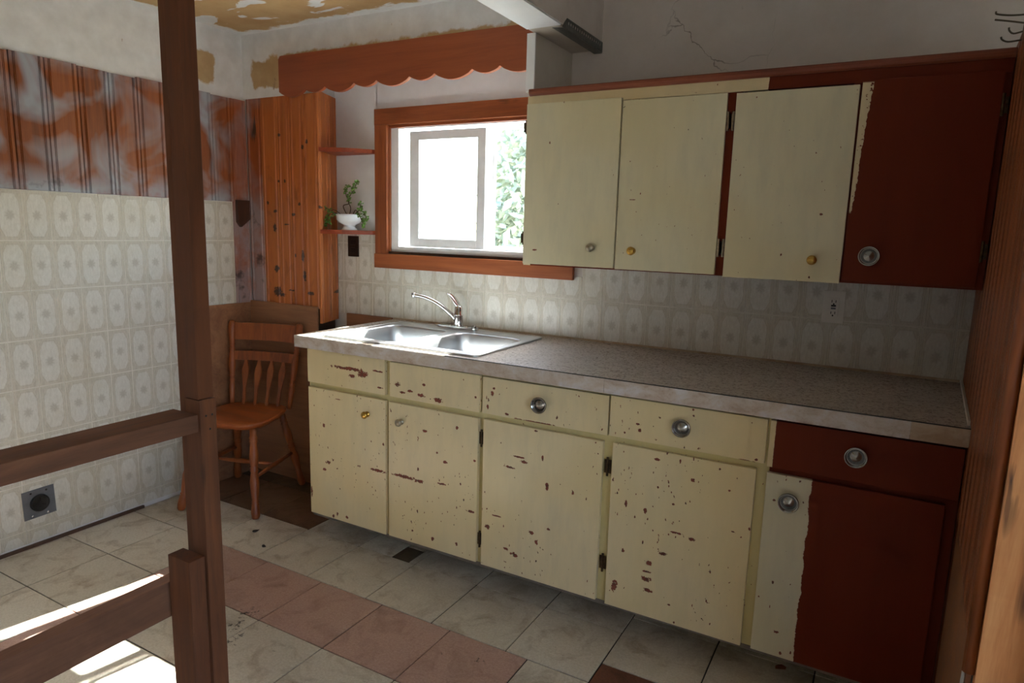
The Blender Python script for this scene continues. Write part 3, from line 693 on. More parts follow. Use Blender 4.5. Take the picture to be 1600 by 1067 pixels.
# ================================================================== base cabinet
def red_from(xc, amp):
    return lambda g, x, z, n: g.step(g.M('ADD', x, g.M('MULTIPLY', g.M('SUBTRACT', n, 0.5), amp)), xc - 0.0008, xc + 0.0008)
def red_all(g, x, z, n): return 1.0
CH = {
'drawer1': [(1.13,0.795,0.105,0.008),(1.203,0.783,0.031,0.021),(1.151,0.765,0.021,0.008),(1.285,0.804,0.03,0.005),(1.298,0.737,0.014,0.004)],
'drawer2': [(1.387,0.762,0.013,0.013),(1.41,0.734,0.019,0.005),(1.505,0.735,0.018,0.008),(1.587,0.729,0.021,0.011),(1.517,0.78,0.009,0.005),(1.451,0.745,0.013,0.005),(1.756,0.765,0.006,0.005)],
'door1': [(1.004,0.362,0.015,0.009),(0.981,0.325,0.011,0.006),(1.282,0.381,0.048,0.007),(1.181,0.38,0.01,0.005),(1.052,0.134,0.007,0.012),(1.029,0.119,0.007,0.009),(0.982,0.526,0.008,0.009),(1.108,0.132,0.011,0.006),(1.067,0.654,0.021,0.002),(0.9,0.203,0.006,0.025)],
'door2': [(1.426,0.384,0.071,0.008),(1.497,0.38,0.029,0.008),(1.742,0.311,0.024,0.005),(1.524,0.595,0.013,0.006),(1.675,0.634,0.006,0.008),(1.491,0.43,0.006,0.008),(1.565,0.151,0.007,0.011),(1.463,0.161,0.006,0.005),(1.62,0.485,0.012,0.006),(1.584,0.515,0.006,0.005),(1.758,0.518,0.006,0.005),(1.68,0.16,0.006,0.008),(1.606,0.393,0.019,0.005)],
'drawer3': [(1.828,0.79,0.008,0.009),(1.812,0.763,0.005,0.007),(1.892,0.722,0.011,0.005),(1.835,0.81,0.006,0.005),(1.81,0.736,0.005,0.01),(2.092,0.743,0.005,0.007),(2.018,0.712,0.075,0.003),(1.94,0.711,0.021,0.004)],
'door3': [(1.945,0.57,0.029,0.004),(1.969,0.555,0.016,0.007),(1.911,0.524,0.024,0.005),(2.065,0.483,0.008,0.015),(2.043,0.584,0.005,0.012),(2.005,0.292,0.013,0.007),(1.821,0.268,0.015,0.01),(1.938,0.186,0.017,0.01),(2.03,0.261,0.008,0.012),(2.165,0.482,0.005,0.011),(1.902,0.201,0.014,0.005),(2.077,0.323,0.007,0.005),(1.868,0.609,0.006,0.005),(1.857,0.321,0.022,0.003),(2.217,0.47,0.003,0.009),(2.013,0.68,0.008,0.004)],
'drawer4': [(2.393,0.749,0.007,0.007),(2.388,0.768,0.009,0.004),(2.456,0.803,0.005,0.004),(2.56,0.845,0.004,0.004),(2.564,0.825,0.004,0.004),(2.342,0.732,0.004,0.004),(2.76,0.721,0.006,0.004),(2.731,0.712,0.026,0.003)],
'door4': [(2.36,0.487,0.006,0.013),(2.538,0.427,0.027,0.004),(2.585,0.419,0.016,0.007),(2.336,0.182,0.012,0.023),(2.452,0.298,0.011,0.009),(2.497,0.344,0.013,0.007),(2.447,0.238,0.018,0.012),(2.651,0.327,0.006,0.007),(2.359,0.318,0.007,0.007),(2.457,0.661,0.009,0.005),(2.577,0.617,0.008,0.006),(2.656,0.669,0.004,0.005),(2.69,0.606,0.004,0.004),(2.519,0.522,0.005,0.004),(2.758,0.496,0.003,0.007),(2.528,0.171,0.007,0.004),(2.452,0.2,0.017,0.009),(2.445,0.266,0.016,0.004),(2.428,0.478,0.008,0.009),(2.712,0.476,0.008,0.003)],
'door5': [(2.886,0.679,0.005,0.004),(2.821,0.605,0.008,0.004),(2.9,0.617,0.004,0.004),(2.839,0.344,0.005,0.008),(2.863,0.187,0.009,0.005),(2.88,0.122,0.004,0.006),(2.909,0.132,0.003,0.007),(2.804,0.287,0.003,0.003)],
'upper1': [(1.898,1.709,0.003,0.005),(1.846,1.311,0.011,0.003)],
'upper2': [(2.23,1.502,0.014,0.002)],
'upper3': [(2.847,1.459,0.007,0.004),(2.83,1.262,0.004,0.004)]}

def round_pull(parent, x, y, z, r=0.030, name='round_pull'):
    """dished chrome knob facing -y: dark rim ring, conical dished face"""
    bm = bmesh.new()
    add_lathe(bm, [(0, r * 0.55), (0.006, r * 0.55), (0.012, r * 0.95), (0.020, r), (0.0235, r * 0.97), (0.0235, r * 0.89), (0.0125, r * 0.82), (0.0115, r * 0.76), (0.0135, r * 0.70), (0.0225, 0.0008)], (0, 0, 0), (0, -1, 0), 28)
    o = link(name, tomesh(bm, name, True), M_dullchrome, parent); o.location = Vector((x, y, z)) - wloc(parent); return o
def ball_knob(parent, x, y, z, mat, r=0.0155, name='knob'):
    bm = bmesh.new()
    add_lathe(bm, [(0, r * 0.8), (0.002, r * 0.8), (0.004, r * 0.42), (0.010, r * 0.40), (0.014, r * 0.75), (0.019, r), (0.024, r * 0.92), (0.027, r * 0.6), (0.0285, 0.001)], (0, 0, 0), (0, -1, 0), 18)
    o = link(name, tomesh(bm, name, True), mat, parent); o.location = Vector((x, y, z)) - wloc(parent); return o
def hinge(parent, x, y, z, h=0.062, mat=None):
    bm = bmesh.new()
    add_lathe(bm, [(0, 0.0042), (h, 0.0042)], (0, -0.004, -h / 2), (0, 0, 1), 10)
    for s in (-1, 1):
        add_box(bm, (0.003 * s, -0.0015, -h * 0.36), (0.012 * s, 0.0005, h * 0.36))
        add_lathe(bm, [(0, 0.0025), (0.0012, 0.002)], (0.008 * s, -0.0015, h * 0.22), (0, -1, 0), 8)
        add_lathe(bm, [(0, 0.0025), (0.0012, 0.002)], (0.008 * s, -0.0015, -h * 0.22), (0, -1, 0), 8)
    o = link('hinge', tomesh(bm, 'hinge', False), mat or M_hinge, parent); o.location = Vector((x, y, z)) - wloc(parent); return o

base = thing('base_cabinet', 'chipped cream base cabinet with one red-brown end under the counter', 'cabinet', (2.08, -0.63, 0.0))
FY = -0.632; DY = -0.650
red_frame = red_from(2.797, 0.004)
M_frame = chipped('cream_face_frame', (), 0.8, red=lambda g, x, z, n: g.M('MULTIPLY', g.step(x, 2.796, 2.798), g.M('MAXIMUM', g.step(z, 0.66, 0.662), g.step(x, 3.2, 3.21))), base=lin(208, 194, 142))
M_carc = chipped('cream_carcass', (), 0.6)
M_lip = plain('dirty_grey_lip', (112, 102, 92), 0.8, var=0.3)
M_toe = plain('dark_toe_board', (58, 50, 44), 0.9, var=0.4)
boxes_p = lambda name, lst, mat, parent, bev=0.0: (lambda o: (setattr(o, 'location', -wloc(parent)), o)[1])(boxes(name, lst, mat, parent, bev))
boxes_p('carcass', [((0.886, FY + 0.018, 0.10), (0.904, -0.02, 0.862)), ((3.255, FY + 0.018, 0.10), (3.272, -0.02, 0.862)), ((0.904, FY + 0.018, 0.10), (3.255, -0.02, 0.116)), ((0.904, -0.032, 0.116), (3.255, -0.02, 0.862))], M_carc, base)
boxes_p('toe_board', [((0.9, -0.47, 0.0), (3.27, -0.455, 0.10))], M_toe, base)
boxes_p('grey_lip', [((0.888, FY + 0.002, 0.086), (3.25, FY + 0.018, 0.102))], M_lip, base)
for xa, xb in ((0.886, 0.898), (1.316, 1.352), (1.762, 1.800), (2.262, 2.310), (2.755, 2.805), (3.240, 3.276)):
    box('stile', (xa, FY, 0.104), (xb, FY + 0.019, 0.862), M_frame, base, 0.001)
for xa, xb in ((0.898, 1.316), (1.352, 1.762), (1.800, 2.262), (2.310, 2.755), (2.805, 3.240)):
    for za, zb in ((0.842, 0.862), (0.676, 0.722), (0.104, 0.126)):
        box('rail', (xa, FY + 0.0005, za), (xb, FY + 0.019, zb), M_frame, base)
fronts = [('drawer', 'drawer1', 0.892, 1.322, 0.709, 0.856), ('drawer', 'drawer2', 1.347, 1.774, 0.709, 0.852), ('drawer', 'drawer3', 1.786, 2.281, 0.710, 0.849), ('drawer', 'drawer4', 2.287, 2.783, 0.712, 0.851), ('drawer', 'drawer5', 2.791, 3.274, 0.706, 0.850),
          ('door', 'door1', 0.894, 1.325, 0.107, 0.687), ('door', 'door2', 1.341, 1.770, 0.109, 0.686), ('door', 'door3', 1.793, 2.268, 0.107, 0.688), ('door', 'door4', 2.303, 2.762, 0.104, 0.690), ('door', 'door5', 2.793, 3.247, 0.106, 0.688)]
F = {}
for nm, key, xa, xb, za, zb in fronts:
    if key == 'drawer5': mt = chipped('red_rolled_drawer', (), 0.2, red=red_from(2.806, 0.010))
    elif key == 'door5': mt = chipped('half_red_door', CH['door5'], 0.5, red=red_from(2.918, 0.028), base=lin(208, 202, 176))
    else: mt = chipped('cream_' + key, CH.get(key, ()), 1.0 if key.startswith('door') else 0.6)
    F[key] = box(nm, (xa, DY, za), (xb, FY - 0.0005, zb), mt, base, 0.0025)
tag(F['drawer5'], 'red-brown drawer with a thin cream edge'); tag(F['door5'], 'door painted half cream and half red-brown')
for key, x, z in (('drawer3', 2.028, 0.780), ('drawer4', 2.532, 0.784), ('drawer5', 3.023, 0.784), ('door5', 2.862, 0.612)):
    round_pull(F[key], x, DY, z)
ball_knob(F['door1'], 1.229, DY, 0.615, M_brass); ball_knob(F['door2'], 1.406, DY, 0.612, M_steelknob)
for x, z, d in ((1.781, 0.609, 'door2'), (1.781, 0.205, 'door2'), (2.285, 0.600, 'door4'), (2.285, 0.250, 'door4')):
    hinge(F[d], x, FY - 0.006, z, 0.066)

# ================================================================== countertop
ct = thing('countertop', 'long mottled grey-beige laminate countertop with a marbled front edge', 'countertop', (2.08, -0.33, 0.862))
hole = rrect(1.3515, -0.35, 0.735, 0.50, 0.04)
tp = plate('laminate_top', [(0.843, -0.6705), (3.2775, -0.6705), (3.3105, -0.001), (0.843, -0.001)], [hole], 0.872, 0.912, M_lam, ct); tp.location = -wloc(ct)
sb = boxes_p('substrate', [((0.846, -0.662, 0.862), (3.276, -0.64, 0.872))], M_darkwood, ct)
for xa, xb, m in ((0.842, 2.269, M_band), (2.270, 3.143, M_band), (3.144, 3.278, M_band_b)):
    box('edge_band', (xa, -0.6735, 0.861), (xb, -0.6705, 0.9095), m, ct)
box('edge_band', (0.840, -0.6735, 0.861), (0.843, -0.002, 0.911), M_band, ct)
box('edge_seam', (1.63, -0.6728, 0.9095), (3.278, -0.6700, 0.9124), M_dark, ct)
bb = box('end_bead', (3.284, -0.64, 0.912), (3.290, -0.02, 0.925), M_whiteplastic, ct); bb.rotation_euler = (0, 0, A_R + math.pi / 2); bb.location = bb.location + Vector((0.002, 0, 0))
box('rear_bead', (0.845, -0.008, 0.912), (3.30, -0.003, 0.9205), M_band_b, ct)

# ================================================================== sink
sk = thing('kitchen_sink', 'double bowl stainless steel sink set in the counter under the window', 'sink', (1.3515, -0.357, 0.912))
O = -wloc(sk)
bl = [(1.158, -0.385, 0.335, 0.395), (1.545, -0.385, 0.335, 0.395)]
rim = plate('rim', rrect(1.3515, -0.357, 0.795, 0.560, 0.03), [rrect(a, b, c, d, 0.055, 8) for a, b, c, d in bl], 0.9125, 0.9185, M_steel, sk); rim.location = O
lipc = [Vector((p[0], p[1], 0.9165)) for p in rrect(1.3515, -0.357, 0.788, 0.553, 0.028)]; lipc.append(lipc[0])
lp = tube('rolled_edge', lipc, 0.0042, M_steel, sk, 8); lp.location = O
for a, b, c, d in bl:
    bm = bmesh.new(); rings = []
    for z, ins, r in ((0.9185, -0.001, 0.056), (0.9165, 0.004, 0.053), (0.910, 0.008, 0.050), (0.86, 0.012, 0.052), (0.80, 0.018, 0.056), (0.775, 0.028, 0.060), (0.763, 0.048, 0.05), (0.760, 0.08, 0.04)):
        rings.append([bm.verts.new((p[0], p[1], z)) for p in rrect(a, b, c - 2 * ins, d - 2 * ins, r, 8)])
    for q, s in zip(rings, rings[1:]):
        n = len(q)
        for i in range(n): bm.faces.new((q[i], q[(i + 1) % n], s[(i + 1) % n], s[i]))
    bm.faces.new(rings[-1])
    o = link('basin', tomesh(bm, 'basin', True), M_steel, sk); o.location = O
    dr = lathe('drain', [(0, 0.042), (0.0025, 0.040), (0.003, 0.030), (0.001, 0.027), (0.001, 0.001)], (a, b, 0.7605), (0, 0, 1), M_dullchrome, o, 20)

# ================================================================== faucet
fc = thing('faucet', 'single lever chrome faucet behind the double sink', 'faucet', (1.31, -0.105, 0.9185))
O = -wloc(fc)
pl = plate('base_plate', rrect(1.31, -0.105, 0.225, 0.048, 0.022), [], 0.9188, 0.930, M_chrome, fc); pl.location = O
bd = lathe('body', [(0, 0.024), (0.004, 0.023), (0.05, 0.0215), (0.052, 0.0235), (0.056, 0.0235), (0.058, 0.021), (0.085, 0.0205), (0.096, 0.016), (0.1, 0.004)], (1.312, -0.105, 0.930), (0, 0, 1), M_chrome, fc, 24); bd.location = O
spts = spline([(1.305, -0.108, 0.958), (1.268, -0.118, 0.992), (1.215, -0.132, 1.030), (1.155, -0.148, 1.056), (1.095, -0.164, 1.067)], 6)
sp = tube('spout', spts, [0.012 - 0.004 * i / (len(spts) - 1) for i in range(len(spts))], M_chrome, fc, 14); sp.location = O
ar = lathe('aerator', [(0, 0.0105), (0.002, 0.0115), (0.02, 0.0115), (0.022, 0.009)], (1.094, -0.164, 1.077), (0, 0, -1), M_chrome, sp, 16)
bm = bmesh.new(); path = spline([(1.318, -0.103, 1.012), (1.305, -0.108, 1.035), (1.288, -0.114, 1.062), (1.268, -0.120, 1.082)], 5)
rings = []
for i, p in enumerate(path):
    t = i / (len(path) - 1); d = (path[min(i + 1, len(path) - 1)] - path[max(i - 1, 0)]).normalized(); sv = Vector((0.25, 0.97, 0)).normalized(); nv = d.cross(sv).normalized()
    wv, hv = 0.012 + 0.006 * math.sin(t * math.pi * 0.8), 0.007 - 0.004 * t
    rings.append([bm.verts.new(p + sv * wv * math.cos(a) + nv * hv * math.sin(a)) for a in [2 * math.pi * k / 12 for k in range(12)]])
for q, s in zip(rings, rings[1:]):
    for i in range(12): bm.faces.new((q[i], q[(i + 1) % 12], s[(i + 1) % 12], s[i]))
bm.faces.new(rings[0]); bm.faces.new(rings[-1])
lv = link('lever', tomesh(bm, 'lever', True), M_chrome, fc); lv.location = O
cpk = lathe('end_cap', [(0, 0.011), (0.002, 0.012), (0.008, 0.012), (0.010, 0.009)], (1.398, -0.105, 0.930), (0, 0, 1), M_dullchrome, fc, 16); cpk.location = O

# ================================================================== wall cabinet
wc = thing('wall_cabinet', 'cream wall cabinet with a red-brown end door above the counter', 'cabinet', (2.54, -0.18, 1.25))
UF, UD = -0.367, -0.385
M_red = chipped('red_brown_paint', (), 0.0, red=red_all)
M_uframe = chipped('upper_top_rail', (), 0.3, red=red_from(2.657, 0.01))
M_crown = wood('brown_crown', (92, 42, 24), (124, 60, 34), (142, 76, 46), 'x', 0.5)
boxes_p('carcass', [((1.800, UF, 1.25), (1.816, -0.004, 1.885)), ((3.272, UF, 1.25), (3.288, -0.004, 1.885)), ((1.816, UF, 1.25), (3.272, -0.004, 1.266)), ((1.816, UF, 1.869), (3.272, -0.004, 1.885)), ((1.816, -0.012, 1.266), (3.272, -0.004, 1.869))], M_red, wc)
box('end_stile', (1.790, UF - 0.003, 1.25), (1.820, UF + 0.014, 1.885), M_carc, wc, 0.001)
for xa, xb in ((2.150, 2.200), (2.518, 2.578), (2.900, 2.945), (3.235, 3.2885)):
    box('stile', (xa, UF - 0.003, 1.25), (xb, UF + 0.014, 1.853), M_red, wc, 0.001)
box('top_rail', (1.795, UF - 0.006, 1.846), (3.288, UF + 0.014, 1.884), M_uframe, wc, 0.001)
bm = bmesh.new()
prof = [(-0.004, 1.884), (-0.378, 1.884), (-0.383, 1.889), (-0.386, 1.897), (-0.386, 1.904), (-0.382, 1.908), (-0.004, 1.908)]
a = [bm.verts.new((1.80, y, z)) for y, z in prof]; b = [bm.verts.new((3.289, y, z)) for y, z in prof]; n = len(prof)
bm.faces.new(a); bm.faces.new(list(reversed(b)))
for i in range(n): bm.faces.new((a[i], b[i], b[(i + 1) % n], a[(i + 1) % n]))
o = link('crown', tomesh(bm, 'crown'), M_crown, wc); o.location = -wloc(wc)
UD_ = {}
def strip_red(g, x, z, n):
    e = g.M('ADD', g.M('MULTIPLY', g.M('SUBTRACT', n, 0.5), 0.025), 2.950)
    e = g.M('ADD', e, g.M('MULTIPLY', g.M('SUBTRACT', z, 1.8), 0.06))
    keep = g.M('MULTIPLY', g.M('LESS_THAN', x, e), g.M('MULTIPLY', g.step(z, 1.462, 1.470), g.step(z, 1.846, 1.842)))
    jag = g.step(g.M('ADD', g.noise(g.V('MULTIPLY', g.pos(), (1, 1, 1)), 120, 2), g.step(x, 2.925, 2.95, 0, 0.12)), 0.72, 0.73)
    return g.M('SUBTRACT', 1.0, g.M('MULTIPLY', keep, g.M('SUBTRACT', 1.0, jag)))
for key, xa, xb, za, zb in (('upper1', 1.797, 2.172, 1.256, 1.853), ('upper2', 2.176, 2.534, 1.254, 1.843), ('upper3', 2.562, 2.918, 1.248, 1.840), ('upper4', 2.924, 3.270, 1.256, 1.851)):
    mt = chipped('red_upper_door', (), 0.0, red=strip_red) if key == 'upper4' else chipped('cream_' + key, CH[key], 0.0, base=lin(216, 209, 178))
    UD_[key] = box('door', (xa, UD, za), (xb, UF - 0.0035, zb), mt, wc, 0.0025)
tag(UD_['upper4'], 'red-brown door with a jagged cream strip')
UD_['upper1'].location.y -= 0.004
ball_knob(UD_['upper1'], 2.085, UD - 0.004, 1.328, M_steelknob); ball_knob(UD_['upper2'], 2.241, UD, 1.322, M_brass); ball_knob(UD_['upper3'], 2.835, UD, 1.317, M_brass)
round_pull(UD_['upper4'], 2.992, UD, 1.336, 0.030)
M_hinge2 = plain('worn_chrome_hinge', (150, 138, 118), 0.35, 0.9, 0.4, 90)
for z in (1.754, 1.344):
    hinge(UD_['upper2'], 2.540, UF - 0.010, z, 0.06, M_hinge2); hinge(UD_['upper3'], 2.556, UF - 0.010, z, 0.06, M_hinge2)
for z in (1.77, 1.354): hinge(UD_['upper1'], 1.795, UD + 0.004, z, 0.05)
for z in (1.76, 1.36): hinge(UD_['upper4'], 3.274, UF - 0.012, z, 0.06)

# ================================================================== scalloped valance
bm_pts = [(0.288, 2.203), (0.288, 2.035)]
bm_pts[0:1] = [(0.300, 2.205), (0.288, 2.190)]
x = 0.288; wide = True; zc = 2.036
ws = [0.175, 0.135, 0.185, 0.135, 0.19, 0.135, 0.195, 0.135, 0.19]
for w_ in ws:
    w_ = w_ * 1.475 / sum(ws); dep = 0.030 if w_ > 0.15 else 0.020
    for k in range(1, 11):
        t = k / 10; bm_pts.append((x + w_ * t, zc + 0.012 * (x - 0.288) / 1.4 - dep * math.sin(math.pi * t) ** 0.8 + (0.002 if k == 10 else 0)))
    x += w_
bm_pts += [(1.763, 2.195)]
vl = plate('valance', bm_pts, [], 0.200, 0.219, M_val, None, XZ)
tag(vl, 'red-brown scalloped wooden valance above the window niche', 'valance')

# ================================================================== corner shelves, plant
def shelf(z, label):
    pts = [(0.527, -0.185), (0.463, -0.002), (0.735, -0.002), (0.735, -0.040)]
    for k in range(1, 10):
        t = k / 10; pts.append((0.735 + (0.535 - 0.735) * t, -0.040 - 0.150 * t ** 1.15 - 0.035 * math.sin(math.pi * t)))
    pts.append((0.530, -0.198))
    o = plate('corner_shelf', pts, [], z - 0.010, z + 0.010, M_shelf)
    return tag(o, label, 'shelf', 'corner shelves beside the window')
shelf(1.752, 'upper red-brown corner shelf beside the window, empty'); shelf(1.350, 'lower red-brown corner shelf carrying the potted plant')
pp = thing('potted_plant', 'trailing jade plant in a white pedestal bowl on the corner shelf', 'plant', (0.620, -0.085, 1.3602))
lathe('bowl', [(0, 0.040), (0.004, 0.041), (0.010, 0.034), (0.020, 0.028), (0.028, 0.033), (0.038, 0.054), (0.052, 0.063), (0.068, 0.064), (0.078, 0.067), (0.080, 0.065), (0.076, 0.060), (0.066, 0.058), (0.064, 0.001)], (0, 0, 0), (0, 0, 1), M_pot, pp, 32)
lathe('soil', [(0, 0.05), (0.006, 0.057), (0.008, 0.05), (0.010, 0.001)], (0, 0, 0.062), (0, 0, 1), M_soil, pp, 20)
stems = [[(0.0, 0.0, 0.07), (0.02, -0.01, 0.11), (0.0, -0.005, 0.15), (0.04, -0.01, 0.20), (0.055, 0.0, 0.235)],
         [(-0.01, 0.0, 0.07), (-0.03, -0.01, 0.12), (0.01, -0.01, 0.135), (-0.02, 0.0, 0.18), (-0.005, 0.0, 0.225)],
         [(0.03, -0.01, 0.07), (0.06, -0.02, 0.10), (0.09, -0.03, 0.085), (0.115, -0.035, 0.05), (0.14, -0.04, 0.02)],
         [(0.03, 0.0, 0.07), (0.075, -0.01, 0.10), (0.12, -0.02, 0.085), (0.145, -0.03, 0.045)],
         [(0.045, -0.01, 0.075), (0.08, -0.015, 0.10), (0.095, -0.015, 0.135)],
         [(-0.03, -0.01, 0.07), (-0.07, -0.04, 0.10), (-0.09, -0.06, 0.06), (-0.10, -0.075, 0.02)],
         [(-0.03, -0.02, 0.07), (-0.075, -0.05, 0.095), (-0.11, -0.06, 0.11)],
         [(-0.02, -0.02, 0.07), (-0.06, -0.05, 0.08), (-0.075, -0.07, 0.03)]]
bs_, lv_, lf_ = bmesh.new(), [], []
for s in stems:
    P = spline(s, 6); add_tube(bs_, P, 0.0022, 6)
    n = len(P)
    for i in range(n):
        dens = 1 if i > n * 0.45 else 0
        for q in range(2 * dens + (3 if i == n - 1 else 0)):
            a = Vector((random.uniform(-1, 1), random.uniform(-1, 1), random.uniform(-.5, 1))).normalized(); b = a.orthogonal().normalized(); c3 = a.cross(b) * 0.002
            L_, W_ = random.uniform(0.012, 0.019), random.uniform(0.006, 0.009); o_ = P[i] + a * 0.002; k0 = len(lv_)
            lv_ += [o_, o_ + a * L_ * .5 + b * W_ + c3, o_ + a * L_, o_ + a * L_ * .5 - b * W_ + c3, o_ + a * L_ * .5 - c3 * 1.5]
            lf_ += [(k0, k0 + 1, k0 + 2), (k0, k0 + 2, k0 + 3), (k0, k0 + 4, k0 + 1), (k0 + 1, k0 + 4, k0 + 2), (k0 + 2, k0 + 4, k0 + 3), (k0 + 3, k0 + 4, k0)]
st_ = link('stems', tomesh(bs_, 'stems', True), M_stem, pp); st_['kind'] = 'stuff'
me = bpy.data.meshes.new('leaves'); me.from_pydata([tuple(v) for v in lv_], [], lf_); lo = link('leaves', me, M_leaf, pp); lo['kind'] = 'stuff'

# ================================================================== outlets
bp_ = thing('switch_plate', 'dark brown outlet plate under the lower corner shelf', 'outlet', (0.574, -0.003, 1.276))
box('plate', (0.538, -0.009, 1.222), (0.610, -0.0028, 1.330), M_brownplate, bp_, 0.002)
for z in (1.255, 1.297): box('socket', (0.559, -0.011, z - 0.014), (0.589, -0.009, z + 0.014), M_dark, bp_, 0.003)
gf = thing('wall_outlet', 'white ground fault outlet on the printed tiles over the counter', 'outlet', (2.888, -0.003, 1.139))
box('plate', (2.851, -0.0095, 1.080), (2.925, -0.0028, 1.198), M_whiteplastic, gf, 0.002)
fc_ = box('face', (2.871, -0.0125, 1.105), (2.905, -0.0095, 1.173), M_whiteplastic, gf, 0.001)
for z in (1.160, 1.118):
    for dx in (-0.0065, 0.0065): box('slot', (2.888 + dx - 0.0012, -0.0130, z - 0.0045), (2.888 + dx + 0.0012, -0.0124, z + 0.0045), M_dark, fc_)
    lathe('ground_hole', [(0, 0.0028), (0.0006, 0.0028)], tuple(Vector((2.888, -0.0124, z - 0.010)) - wloc(fc_)), (0, -1, 0), M_dark, fc_, 10)
for dz, mm in ((0.005, M_dark), (-0.005, M_greymetal)): box('test_button', (2.880, -0.0138, 1.139 + dz - 0.003), (2.896, -0.0124, 1.139 + dz + 0.003), mm, fc_)
rr = thing('range_receptacle', 'grey steel stove receptacle plate low on the printed wall', 'outlet', (0.003, -1.328, 0.187))
O = -wloc(rr)
bm = bmesh.new(); add_box(bm, (-0.002, -0.062, -0.062), (0.003, 0.062, 0.062), 0.0015); p_ = link('plate', tomesh(bm, 'plate'), M_greymetal, rr); p_.rotation_euler = (math.radians(1.5), 0, 0)
rc = lathe('receptacle', [(0, 0.037), (0.010, 0.036), (0.012, 0.033), (0.009, 0.029), (0.009, 0.001)], (0.003, 0, 0), (1, 0, 0), M_dark, rr, 28)
for a_ in (90, 210, 330):
    c = Vector((0.0122, 0.016 * math.cos(math.radians(a_)), 0.016 * math.sin(math.radians(a_))))
    bm = bmesh.new(); add_box(bm, (-0.002, -0.0022, -0.008), (0.0008, 0.0022, 0.008)); s_ = link('slot', tomesh(bm, 'slot'), M_sub, rc); s_.location = c; s_.rotation_euler = (math.radians(a_ - 90), 0, 0)
for dy, dz in ((-0.030, 0.048), (0.030, 0.048), (-0.030, -0.052), (0.030, -0.052)):
    lathe('screw_hole', [(0, 0.0045), (0.0008, 0.0042)], (0.003, dy, dz), (1, 0, 0), M_dark if dz > 0 else M_chrome, rr, 10)

# ================================================================== chair
ch = thing('side_chair', 'turned maple side chair with arrow spindles in the plywood nook', 'chair', (0.300, -0.525, 0.0), math.radians(18))
SZ = 0.445
sp_ = []
for k in range(48):
    a = 2 * math.pi * k / 48; c, s = math.cos(a), math.sin(a)
    px = abs(c) ** 0.55 * (1 if c > 0 else -1); py = abs(s) ** 0.55 * (1 if s > 0 else -1)
    wx = 0.205 - 0.030 * (py * 0.5 + 0.5)
    sp_.append((px * wx, py * 0.200))
bm = bmesh.new(); rings = []
for z, sc_ in ((SZ - 0.032, 0.90), (SZ - 0.020, 0.97), (SZ - 0.008, 1.0), (SZ - 0.002, 0.99), (SZ, 0.955)):
    rings.append([bm.verts.new((x * sc_, y * sc_, z)) for x, y in sp_])
rings.append([bm.verts.new((x * 0.6, y * 0.55 + 0.01, SZ - 0.010)) for x, y in sp_])
for q, s in zip(rings, rings[1:]):
    for i in range(48): bm.faces.new((q[i], q[(i + 1) % 48], s[(i + 1) % 48], s[i]))
bm.faces.new(list(reversed(rings[0]))); bm.faces.new(rings[-1])
link('seat', tomesh(bm, 'seat', True), M_chair_s, ch)
def turned(name, a, b, rs):
    a, b = Vector(a), Vector(b); L_ = (b - a).length
    return lathe(name, [(t * L_, r) for t, r in rs], a, b - a, M_chair, ch, 16)
leg_p = [(0, 0.016), (0.10, 0.0165), (0.115, 0.020), (0.13, 0.0165), (0.14, 0.0165), (0.155, 0.0205), (0.17, 0.017), (0.20, 0.017), (0.30, 0.0215), (0.42, 0.018), (0.43, 0.0145), (0.445, 0.0215), (0.46, 0.0155), (0.475, 0.0215), (0.49, 0.016), (0.60, 0.0225), (0.70, 0.0195), (0.80, 0.0145), (0.81, 0.0185), (0.825, 0.0145), (0.84, 0.0185), (0.86, 0.018), (0.93, 0.021), (0.98, 0.019), (1.0, 0.014)]
tops = {(-1, -1): (-0.150, -0.145), (1, -1): (0.150, -0.145), (-1, 1): (-0.125, 0.150), (1, 1): (0.125, 0.150)}
feet = {(-1, -1): (-0.200, -0.228), (1, -1): (0.200, -0.228), (-1, 1): (-0.195, 0.230), (1, 1): (0.195, 0.225)}
def legpt(k, z):
    t = (SZ - 0.025 - z) / (SZ - 0.025); a, b = tops[k], feet[k]
    return (a[0] + (b[0] - a[0]) * t, a[1] + (b[1] - a[1]) * t, z)
for k in tops: turned('leg', legpt(k, SZ - 0.022), legpt(k, 0.001), leg_p)
st_p = [(0, 0.008), (0.3, 0.010), (0.5, 0.0125), (0.7, 0.010), (1, 0.008)]
for s in (-1, 1): turned('stretcher', legpt((s, -1), 0.19), legpt((s, 1), 0.19), st_p)
mz = lambda s: [(a + b) / 2 for a, b in zip(legpt((s, -1), 0.19), legpt((s, 1), 0.19))]
turned('stretcher', mz(-1), mz(1), st_p)
